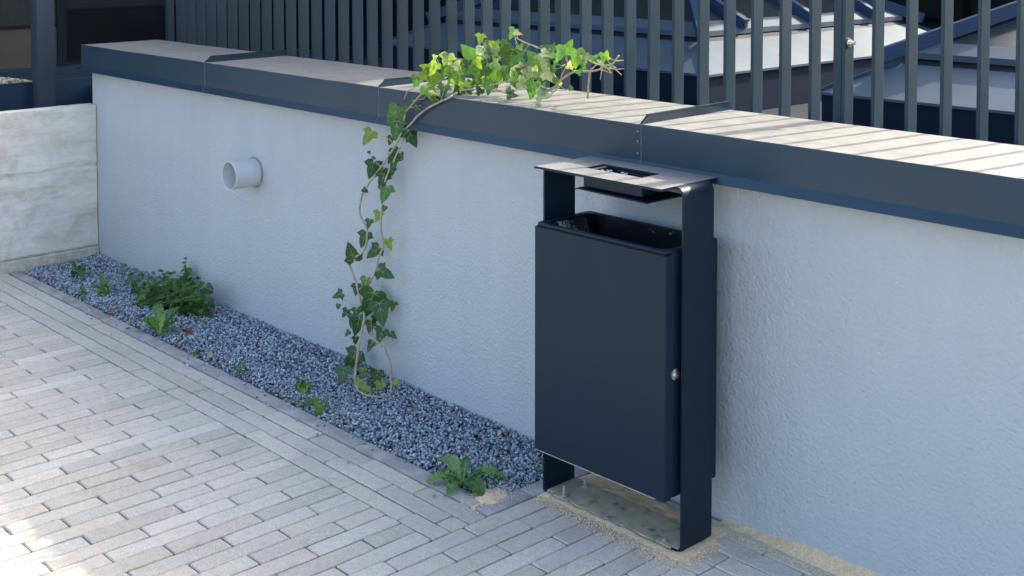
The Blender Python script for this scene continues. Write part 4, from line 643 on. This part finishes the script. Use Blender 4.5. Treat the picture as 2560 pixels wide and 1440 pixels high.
bush('leafy_bush', 'dense dark green leafy weed bush growing against the foot of the plastered wall', (1.148, -0.151, 0.0), [(1.293, -0.214, 0.816, -0.037, 0.011, 5), (1.284, -0.111, 1.15, -0.068, 0.083, 7), (0.919, -0.211, 0.601, -0.094, -0.01, 5), (1.065, -0.232, 1.462, -0.182, 0.125, 5), (0.993, -0.229, 0.619, -0.08, -0.065, 7), (1.211, -0.174, 0.632, -0.033, -0.033, 7), (1.351, -0.166, 0.586, -0.032, -0.08, 7), (1.021, -0.251, 0.633, -0.08, -0.052, 5), (1.338, -0.181, 1.07, -0.105, 0.01, 6), (0.902, -0.208, 0.716, -0.142, 0.035, 5), (1.173, -0.216, 0.745, -0.153, 0.074, 5), (1.376, -0.156, 1.096, -0.101, 0.015, 7), (1.356, -0.15, 0.849, -0.047, 0.048, 5), (1.008, -0.168, 0.896, -0.138, 0.017, 5), (1.348, -0.137, 0.888, -0.185, 0.083, 5), (1.093, -0.181, 0.792, -0.099, 0.082, 5), (1.156, -0.148, 1.105, -0.045, 0.034, 6), (1.164, -0.235, 1.167, -0.049, 0.068, 6), (1.01, -0.217, 0.673, -0.137, 0.004, 5), (1.036, -0.272, 1.278, -0.097, 0.147, 6), (1.126, -0.159, 1.157, -0.087, 0.038, 7), (1.033, -0.198, 1.023, -0.15, 0.111, 5), (1.06, -0.249, 1.089, -0.094, 0.077, 5), (1.146, -0.24, 1.045, -0.151, 0.043, 6), (1.302, -0.19, 1.28, -0.168, 0.144, 7), (1.278, -0.104, 1.171, -0.129, 0.074, 7), (1.28, -0.148, 0.949, -0.106, -0.011, 7), (0.993, -0.214, 0.932, -0.04, -0.032, 7), (0.989, -0.258, 0.737, -0.076, -0.008, 7), (1.008, -0.273, 1.094, -0.185, 0.134, 5), (1.421, -0.15, 1.329, -0.183, 0.093, 7), (0.913, -0.196, 1.102, -0.107, 0.105, 6), (1.083, -0.165, 0.815, -0.03, -0.009, 7), (1.018, -0.241, 1.112, -0.092, 0.072, 6), (1.133, -0.228, 0.675, -0.046, -0.051, 5), (1.053, -0.23, 0.647, -0.096, -0.017, 7), (1.137, -0.183, 1.431, -0.146, 0.123, 6), (1.364, -0.121, 0.826, -0.044, 0.028, 6), (0.975, -0.191, 1.132, -0.127, 0.079, 7), (1.366, -0.098, 0.741, -0.042, -0.002, 5), (1.367, -0.108, 1.382, -0.133, 0.096, 6), (1.22, -0.127, 1.166, -0.03, 0.072, 5), (1.144, -0.222, 1.106, -0.101, 0.127, 7), (1.367, -0.094, 1.426, -0.13, 0.146, 5), (1.461, -0.175, 0.774, -0.058, -0.026, 7), (1.501, -0.163, 0.837, -0.031, 0.069, 6), (1.01, -0.252, 1.531, -0.181, 0.124, 5), (1.273, -0.125, 1.425, -0.19, 0.16, 6), (0.909, -0.195, 1.26, -0.153, 0.134, 5), (1.109, -0.167, 0.899, -0.038, 0.005, 6), (1.106, -0.161, 1.445, -0.119, 0.082, 5), (1.274, -0.102, 0.628, -0.087, -0.045, 5), (1.476, -0.158, 0.664, -0.12, 0.04, 5), (1.111, -0.148, 1.424, -0.101, 0.122, 7), (1.059, -0.242, 0.887, -0.034, 0.027, 7), (0.865, -0.194, 1.198, -0.132, 0.066, 6), (1.48, -0.144, 1.325, -0.091, 0.05, 5), (1.399, -0.1, 1.113, -0.186, 0.113, 6), (1.302, -0.186, 0.747, -0.03, -0.037, 7), (1.341, -0.11, 1.083, -0.174, 0.158, 6), (1.123, -0.245, 0.99, -0.052, -0.016, 5), (1.024, -0.236, 1.162, -0.044, 0.078, 6), (1.232, -0.122, 1.211, -0.186, 0.174, 6), (1.208, -0.169, 1.024, -0.175, 0.036, 5), (1.254, -0.122, 0.863, -0.117, 0.042, 5), (1.088, -0.229, 0.507, -0.064, -0.018, 7), (1.427, -0.158, 0.875, -0.141, 0.039, 5), (1.13, -0.197, 1.317, -0.178, 0.107, 6), (1.088, -0.254, 1.373, -0.078, 0.122, 7), (0.983, -0.228, 0.824, -0.129, -0.005, 6), (1.2, -0.186, 0.676, -0.086, 0.029, 5), (1.368, -0.125, 1.141, -0.049, 0.096, 6), (1.122, -0.235, 1.339, -0.149, 0.105, 7), (1.297, -0.2, 1.351, -0.142, 0.071, 7), (1.324, -0.157, 0.556, -0.038, 0.019, 7), (0.964, -0.242, 1.163, -0.169, 0.161, 7), (1.242, -0.191, 1.027, -0.122, 0.044, 7), (1.195, -0.196, 0.552, -0.041, -0.084, 5), (1.059, -0.198, 1.457, -0.139, 0.137, 6), (1.263, -0.211, 0.668, -0.151, 0.007, 5), (1.243, -0.163, 1.366, -0.08, 0.123, 7), (1.219, -0.135, 1.018, -0.129, 0.122, 7), (1.032, -0.157, 1.181, -0.18, 0.123, 7), (1.246, -0.186, 1.208, -0.174, 0.129, 6), (1.043, -0.196, 0.727, -0.047, -0.053, 7), (1.38, -0.159, 1.073, -0.044, 0.116, 7), (1.069, -0.24, 0.922, -0.151, 0.053, 6), (1.117, -0.176, 1.136, -0.072, 0.135, 7), (1.074, -0.154, 1.04, -0.19, 0.145, 5), (1.132, -0.146, 1.384, -0.173, 0.142, 5), (1.298, -0.177, 1.4, -0.117, 0.122, 5), (1.27, -0.116, 0.87, -0.046, 0.021, 7), (1.082, -0.21, 1.054, -0.1, 0.004, 5), (1.026, -0.236, 1.477, -0.187, 0.175, 7), (1.03, -0.269, 0.953, -0.052, 0.047, 7), (1.038, -0.23, 1.076, -0.071, 0.074, 7), (1.069, -0.231, 0.999, -0.051, 0.016, 5), (0.967, -0.224, 0.631, -0.057, -0.034, 5), (1.149, -0.235, 1.291, -0.107, 0.084, 7), (1.302, -0.136, 1.117, -0.05, 0.055, 6), (1.262, -0.176, 1.342, -0.113, 0.147, 7), (1.377, -0.094, 0.96, -0.096, 0.033, 7), (1.09, -0.258, 0.614, -0.108, -0.006, 7), (1.311, -0.153, 1.144, -0.084, 0.052, 5), (0.977, -0.263, 0.759, -0.109, -0.015, 5), (1.464, -0.145, 0.63, -0.03, 0.018, 7), (1.252, -0.153, 0.908, -0.163, 0.04, 6), (0.982, -0.174, 1.288, -0.063, 0.032, 7), (1.142, -0.202, 0.947, -0.148, 0.029, 7), (1.129, -0.134, 1.343, -0.173, 0.149, 5), (1.161, -0.179, 1.141, -0.047, 0.023, 7), (1.311, -0.166, 0.763, -0.153, 0.028, 7), (1.177, -0.126, 1.344, -0.166, 0.084, 5), (1.041, -0.218, 1.458, -0.141, 0.086, 6), (1.125, -0.222, 0.56, -0.099, -0.017, 5), (1.028, -0.205, 1.411, -0.14, 0.123, 5), (1.067, -0.23, 0.843, -0.114, -0.008, 5), (1.328, -0.139, 1.469, -0.177, 0.124, 7), (1.05, -0.221, 1.319, -0.147, 0.098, 5), (1.344, -0.129, 0.792, -0.115, 0.073, 6), (1.033, -0.221, 1.354, -0.13, 0.092, 7), (1.472, -0.155, 0.643, -0.118, 0.01, 5), (1.47, -0.142, 1.01, -0.089, 0.08, 6), (1.419, -0.141, 1.26, -0.102, 0.087, 6), (0.933, -0.235, 1.239, -0.186, 0.18, 7), (1.243, -0.146, 0.893, -0.043, 0.09, 5), (1.305, -0.132, 0.983, -0.167, 0.051, 7), (1.407, -0.152, 1.433, -0.152, 0.167, 6), (1.172, -0.198, 0.757, -0.079, 0.002, 7), (0.943, -0.212, 0.741, -0.076, -0.048, 5), (1.23, -0.228, 0.778, -0.13, -0.019, 5), (1.35, -0.124, 0.882, -0.046, 0.002, 5), (1.087, -0.198, 1.239, -0.172, 0.067, 7), (1.221, -0.167, 1.159, -0.165, 0.085, 6), (0.932, -0.217, 1.295, -0.05, 0.115, 6), (0.947, -0.209, 0.609, -0.12, 0.082, 7)], ['D', 'D', 'G', 'G', 'M'], 0.033, cat='weed')
bush('upright_sprig', 'tall upright leafy sprig rising above the dense bush along the wall', (1.045, -0.025, 0.0), [(1.045, -0.025, 1.084, -0.05, 0.197, 11), (1.063, -0.024, 1.102, -0.04, 0.144, 7), (1.029, -0.023, 1.036, -0.05, 0.098, 5)], ['G', 'D', 'G'], 0.036, cat='weed')
bush('nettle_weed', 'pale green nettle like weed in the gravel near the concrete wall', (0.757, -0.317, 0.0), [(0.77, -0.323, 0.666, -0.27, 0.081, 9), (0.783, -0.329, 0.598, -0.28, 0.022, 5), (0.785, -0.326, 0.751, -0.25, 0.036, 6), (0.755, -0.32, 0.722, -0.26, 0.074, 4)], ['G', 'G', 'P'], 0.034, cat='weed')
bush('nettle_weed', 'small thin weed with a leaning leaf beside the kerb near the concrete wall', (0.729, -0.387, 0.0), [(0.748, -0.395, 0.567, -0.33, 0.027, 4), (0.751, -0.393, 0.597, -0.3, -0.006, 4), (0.729, -0.387, 0.496, -0.33, -0.033, 3)], ['G', 'D'], 0.024, cat='weed')
bush('creeping_weed', 'low creeping green shoots growing by the kerb corner behind the toothed rosette weed', (3.571, -0.317, 0.0), [(3.551, -0.332, 3.489, -0.282, -0.014, 3), (3.563, -0.328, 3.507, -0.298, -0.002, 3), (3.576, -0.325, 3.517, -0.291, 0.0, 3), (3.563, -0.298, 3.542, -0.283, 0.006, 3), (3.567, -0.286, 3.552, -0.286, -0.003, 3), (3.597, -0.299, 3.601, -0.302, 0.02, 3), (3.582, -0.27, 3.595, -0.291, 0.02, 3)], ['G', 'D'], 0.012, cat='weed')
bush('creeping_weed', 'low mossy green shoots in the gravel above the big toothed rosette weed', (3.197, -0.297, 0.0), [(3.131, -0.312, 3.052, -0.241, -0.039, 3), (3.17, -0.328, 3.077, -0.244, -0.034, 3), (3.185, -0.325, 3.068, -0.239, -0.046, 3), (3.183, -0.308, 3.076, -0.226, -0.042, 3), (3.211, -0.315, 3.109, -0.235, -0.034, 3), (3.209, -0.299, 3.118, -0.221, -0.041, 3), (3.211, -0.285, 3.14, -0.22, -0.041, 3), (3.238, -0.292, 3.185, -0.246, -0.021, 3), (3.26, -0.295, 3.183, -0.234, -0.025, 3), (3.255, -0.275, 3.212, -0.23, -0.016, 3), (3.272, -0.274, 3.207, -0.219, -0.023, 3)], ['G', 'Y', 'D'], 0.009, cat='weed')
bush('creeping_weed', 'low mossy green patch of shoots by the kerb below the pointed leaf seedling', (2.453, -0.377, 0.0), [(2.356, -0.402, 2.238, -0.323, -0.013, 3), (2.298, -0.355, 2.276, -0.349, -0.002, 3), (2.341, -0.37, 2.228, -0.305, -0.026, 3), (2.414, -0.405, 2.321, -0.342, -0.026, 3), (2.417, -0.396, 2.278, -0.313, -0.026, 3), (2.38, -0.361, 2.311, -0.325, -0.038, 3), (2.395, -0.359, 2.362, -0.343, -0.029, 3), (2.47, -0.396, 2.371, -0.328, -0.038, 3), (2.463, -0.38, 2.343, -0.302, -0.037, 3), (2.472, -0.375, 2.361, -0.304, -0.032, 3), (2.49, -0.375, 2.407, -0.324, -0.047, 3), (2.553, -0.405, 2.424, -0.316, -0.038, 3), (2.539, -0.384, 2.469, -0.343, -0.026, 3), (2.586, -0.404, 2.421, -0.3, -0.04, 3), (2.589, -0.395, 2.459, -0.315, -0.027, 3), (2.582, -0.379, 2.497, -0.329, -0.039, 3), (2.604, -0.383, 2.556, -0.346, -0.009, 3)], ['G', 'D', 'D'], 0.01, cat='weed')
bush('creeping_weed', 'small green shoots poking out of the gravel beside the left foot of the bin', (3.509, -0.1, 0.0), [(3.461, -0.059, 3.528, -0.13, 0.049, 3), (3.478, -0.063, 3.535, -0.12, 0.053, 3), (3.562, -0.141, 3.588, -0.17, 0.034, 4), (3.575, -0.163, 3.579, -0.17, 0.016, 3)], ['G', 'D'], 0.014, cat='weed')
e = empty('ground_ivy', (2.645, -0.362, 0.0)); tag(e, 'small bright green ivy shoot lying by the kerb left of the climbing ivy', 'ivy'); F = Fol()
for x, y, z, s, a, c in [(2.689, -0.392, 0.02, 0.0597, 100, 'G'), (2.632, -0.369, 0.02, 0.0374, 200, 'G'), (2.655, -0.343, 0.02, 0.0346, 300, 'G'), (2.632, -0.396, 0.02, 0.0287, 150, 'D'), (2.599, -0.386, 0.02, 0.0231, 200, 'G')]:
    d = RT*math.cos(R(a))-UPV*math.sin(R(a)); leaf(F, Vector((x, y, z))-Vector((2.645, -0.362, 0.0)), d, Vector((.3,-.4,1)), s, pal(c), HALF)
F.build('leaves', e)
DC = {'rust': (.22,.065,.025), 'tan': (.42,.30,.18), 'brown': (.12,.07,.04), 'dark': (.05,.028,.022), 'cream': (.50,.42,.28)}
for x, y, z, s, c, lab in [(1.064, -0.411, 0.012, 0.054, 'rust', 'rusty red brown dead leaf beside the kerb in front of the leafy bush'), (1.558, -0.307, 0.012, 0.058, 'rust', 'red brown curled dead leaf in the gravel right of the upright rosette weed'), (1.667, -0.393, 0.012, 0.0266, 'rust', 'small rust brown dead leaf near the kerb below the upright rosette weed'), (1.925, -0.392, 0.012, 0.0288, 'tan', 'small tan and brown dead leaf near the kerb, nearest to the tiny yellow green seedling'), (2.233, -0.225, 0.012, 0.0282, 'brown', 'small brown dead leaf in mid gravel above the pointed leaf seedling'), (2.547, -0.412, 0.012, 0.0232, 'rust', 'orange brown dead leaf against the kerb beside the mossy patch'), (1.547, -0.053, 0.012, 0.0212, 'dark', 'tiny dark dead leaf at the foot of the wall just right of the bush'), (2.03, -0.037, 0.012, 0.0199, 'dark', 'tiny dark red dead leaf at the foot of the wall between bush and ivy'), (2.868, -0.035, 0.012, 0.019, 'dark', 'tiny dark dead leaf at the wall foot right of the ivy'), (3.151, -0.182, 0.012, 0.0245, 'tan', 'small tan dead leaf lying in the gravel between the ivy and the bin'), (3.277, -0.056, 0.012, 0.0272, 'cream', 'long cream coloured dead leaf standing near the wall left of the bin'), (3.246, -0.054, 0.012, 0.015, 'dark', 'tiny dark dead leaf touching the cream coloured leaf near the bin'), (2.873, -0.337, 0.012, 0.0167, 'tan', 'small orange tan leaf fragment on the gravel below the ivy roots'), (1.228, -0.348, 0.012, 0.039, 'brown', 'dull brown dead leaf half buried under the front of the leafy bush')]:
    e = Fol(); a = rnd.uniform(0, 6.28); col = tuple(q*rnd.uniform(.9,1.1) for q in DC[c])
    leaf(e, (0,0,0), (math.cos(a), math.sin(a), .1), (rnd.uniform(-.4,.4), rnd.uniform(-.4,.4), 1), s*1.15, col, HEART, veins=False, fold=.5, curl=.7, wid=.8)
    o = e.build('dead_leaf', None, [DEAD]); o.location = (x, y, z); o.data.polygons.foreach_set('material_index', [0]*len(o.data.polygons)); tag(o, lab, 'dead leaf', 'dead leaves on the gravel bed')


# ---------------------------------------------------------------- fence on top of the wall
FY, FX0, FP = .427, 3.187, .1091
fence = empty('slat_fence', (3, FY, .9)); tag(fence, 'tall dark metal fence of closely spaced upright bars standing behind the wall coping', 'fence')
fo = Vector((-3, -FY, -.9)); FZ0, FZ1 = .62, 2.35
for a, c in ((-28, -1), (-1, 10), (10, 34)):
    b = MB()
    for k in range(a, c):
        if k == 10: continue
        x = FX0+k*FP; wdt = .011; dep = .055
        b.box(x-wdt+fo.x, x+fo.x, fo.y+FY, fo.y+FY+dep, FZ0+fo.z, FZ1+fo.z, b=.003)
    o = b.build('slat_panel', METAL, fence)
    r = MB(); x0 = FX0+a*FP-.02+fo.x; x1 = FX0+(c-1)*FP+.02+fo.x
    r.box(x0, x1, .0505, .0555, .66+fo.z, .96+fo.z); r.build('rail', METAL, fence); r = MB(); r.box(x0, x1, .0505, .0605, 2.22+fo.z, 2.28+fo.z); r.build('rail', METAL, fence)
for k in (-29, -1, 10):
    x = FX0+k*FP+fo.x; p_ = MB(); p_.box(x-.036, x-.006, .006, .046, FZ0+fo.z, FZ1+fo.z+.02, b=.003); p_.box(x-.002, x+.009, 0, .05, FZ0+fo.z, FZ1+fo.z, b=.0016) if k == 10 else None
    ps = p_.build('post', METAL, fence)
    if k == 10:
        b = MB(); b.tube([(x+.009,.020,1.370+fo.z),(x+.014,.020,1.370+fo.z)], .014, 18); b.tube([(x+.014,.020,1.370+fo.z),(x+.023,.020,1.370+fo.z)], .0088, 6); b.tube([(x+.023,.020,1.370+fo.z),(x+.031,.020,1.370+fo.z)], .0050, 12); b.build('bolt', STEEL, ps)

# ---------------------------------------------------------------- roof deck, skylights
DECK = m_simple('roof_membrane', (.030,.038,.045), (.045,.052,.06), 3, .95, spec=.05)
sheet('roof_deck', -1.2, 30, .45, 30, .80, DECK)
def skylight(x0, y0, z0, label):
    Wd = 2.63; s = .5; e = empty('skylight', (x0, y0, z0-.2)); tag(e, label, 'skylight', 'pyramid skylights on the roof deck')
    O = Vector((0, 0, .2)); h = Wd/2
    b = MB(); b.box(.012, Wd-.012, .012, Wd-.012, -.02, .1995); b.build('curb', CURBM, e)
    # four sloping bands; corner points by inset t
    def ringp(t, lift): 
        return [O+Vector((t, t, s*t+lift)), O+Vector((Wd-t, t, s*t+lift)), O+Vector((Wd-t, Wd-t, s*t+lift)), O+Vector((t, Wd-t, s*t+lift))]
    def band(m, a, c):
        m.add(a+c, [(i, (i+1) % 4, (i+1) % 4+4, i+4) for i in range(4)])
    m = MB(); band(m, ringp(0, -.012), ringp(0, 0)); band(m, ringp(0, 0), ringp(.275, 0)); m.build('flashing', FLASH, e)
    m = MB(); band(m, ringp(.26, .0), ringp(.305, .005)); m.build('frame_shadow_band', FRAMED, e)  # dark band drawn in for the shadow below the raised frame
    m = MB(); band(m, ringp(.285, .012), ringp(.285, .040)); band(m, ringp(.285, .040), ringp(.37, .042)); fr = m.build('frame', FLASH, e)
    m = MB(); ap = O+Vector((h, h, s*h+.034)); q = ringp(.36, .034)
    m.add(q+[ap], [(0,1,4),(1,2,4),(2,3,4),(3,0,4)]); m.build('glazing', GLASSS, e)
    for cx, cy in ((1,1),(-1,1),(-1,-1),(1,-1)):
        def C_(t, l): return O+Vector((t if cx > 0 else Wd-t, t if cy > 0 else Wd-t, s*t+l))
        m = MB(); m.beam(C_(.20, .068), C_(h-.01, .068), .045, .062); m.beam(C_(.01, .006), C_(.26, .010), .012, .016); m.build('hip_bar', BARM, e)
    for d in (0, 1):
        for t0 in (.66, 1.315, 1.97):
            tm = min(t0, Wd-t0)
            m = MB()
            if d == 0:
                m.beam(O+Vector((Wd-.27, t0, s*.27+.070)), O+Vector((Wd-tm, t0, s*tm+.070)), .045, .062)
            else:
                m.beam(O+Vector((.27, t0, s*.27+.070)), O+Vector((tm, t0, s*tm+.070)), .045, .062)
            m.build('glazing_bar', BARM, e)
            n_ = MB()
            if d == 0: n_.box(Wd-.2702, Wd-.262, t0-.014, t0+.014, .2+s*.27+.052, .2+s*.27+.088); n_.build('bar_opening', BAG, e)
    return e
skylight(-.09, 2.0, 1.019, 'pyramid skylight standing further left behind the fence, partly seen past the ivy')
skylight(3.166, 2.0, .992, 'pyramid skylight behind the fence at the right edge of the picture')

# ---------------------------------------------------------------- building on the left
bd = empty('building', (-1.6, 2, 0)); tag(bd, 'dark glazed building facade beyond the low concrete wall at upper left', 'building')
bo = Vector((1.6, -2, 0))
def bb(m, x0, x1, y0, y1, z0, z1, **k): m.box(x0+bo.x, x1+bo.x, y0+bo.y, y1+bo.y, z0+bo.z, z1+bo.z, **k)
b = MB(); bb(b, -6, -1.66, -2.5, 14, -.045, 3.0); b.build('wall', FRAMED, bd)
b = MB(); bb(b, -1.655, -1.63, -2.4, .50, 1.135, 2.9); b.build('window', m_glass('greenish_glass', (.030,.036,.032), .25, .15), bd)
b = MB(); bb(b, -1.655, -1.63, -2.4, .50, .86, 1.115); b.build('lower_panel', BROWNP, bd)
b = MB(); bb(b, -1.655, -1.62, -2.4, .50, 1.116, 1.134); b.build('transom', FRAMED, bd)
b = MB(); bb(b, -1.655, -1.63, .56, 13.9, .86, 1.225); w_ = b.build('window', GLASSD, bd)
b = MB(); bb(b, -1.655, -1.63, .56, 13.9, 1.24, 2.9); w_ = b.build('window', m_glass('upper_glass', (.020,.020,.024), .2, .2), bd)
b = MB(); bb(b, -1.655, -1.615, .50, .56, .86, 2.9); b.build('mullion', FRAMED, bd)
b = MB(); bb(b, -1.655, -1.62, .56, 13.9, 1.225, 1.2395); b.build('transom', FRAMED, bd)
b = MB(); P = [(-6,-2.4),(-1.4,-2.4),(-1.4,2.2),(2.86,2.2),(2.6,5.0),(2.6,13),(-6,13)]; b.prism([(p[0]+bo.x, p[1]+bo.y) for p in P], 'z', 3.005, 3.35); b.build('unseen_shade_slab', RENDERB, bd)  # unseen slab added overhead to shade the left part of the coping
b = MB(); bb(b, -1.02, -.995, -2.6, .60, .25, .838); bb(b, -1.40, -1.385, -2.6, 2.4, .70, .870); bb(b, -1.625, -1.40, -2.6, 2.4, .855, .862); b.build('parapet_edge', CAP, bd)
b = MB(); bb(b, -1.62, -1.02, -2.6, .60, -.04, .80); b.build('plinth', SOIL, bd)
fb = empty('building', (3, 9.5, 0)); tag(fb, 'low dark glazed building face far behind the fence and the skylights', 'building')
b = MB(); b.box(-5, 24, .06, 5, -.04, 3.6); b.build('wall', FRAMED, fb)
for i in range(14):
    b = MB(); b.box(-4.9+i*2.0, -3.0+i*2.0, .0, .05, .85, 3.2); b.build('window', GLASSS, fb)
ps = MB(); ps.box(-.05,.05,-.053,.053, 0, 2.75, b=.006); po_ = ps.build('steel_post', m_metal('post_paint', (.045,.060,.082), .42), None); po_.location = (-.965, .135, .25); smooth_by_angle(po_, 40)
tag(po_, 'blue grey square steel post rising behind the concrete wall at upper left', 'post')
N = 1500; gp = np.stack([nr.uniform(-1.38,-1.03,N), nr.uniform(-1.2,.12,N), nr.uniform(.790,.830,N)], 1); gp[:,2] += .024*np.clip((.10-gp[:,1])/.15, 0, 1)
c = np.array([[.50,.43,.33]])*nr.uniform(.5,1.25,(N,1)); o = stones('pebbles', gp, nr.uniform(.009,.017,N), c, STONE, .8); tag(o, 'cream pebbles filling the narrow roof edge behind the concrete wall', 'pebbles', kind='stuff')
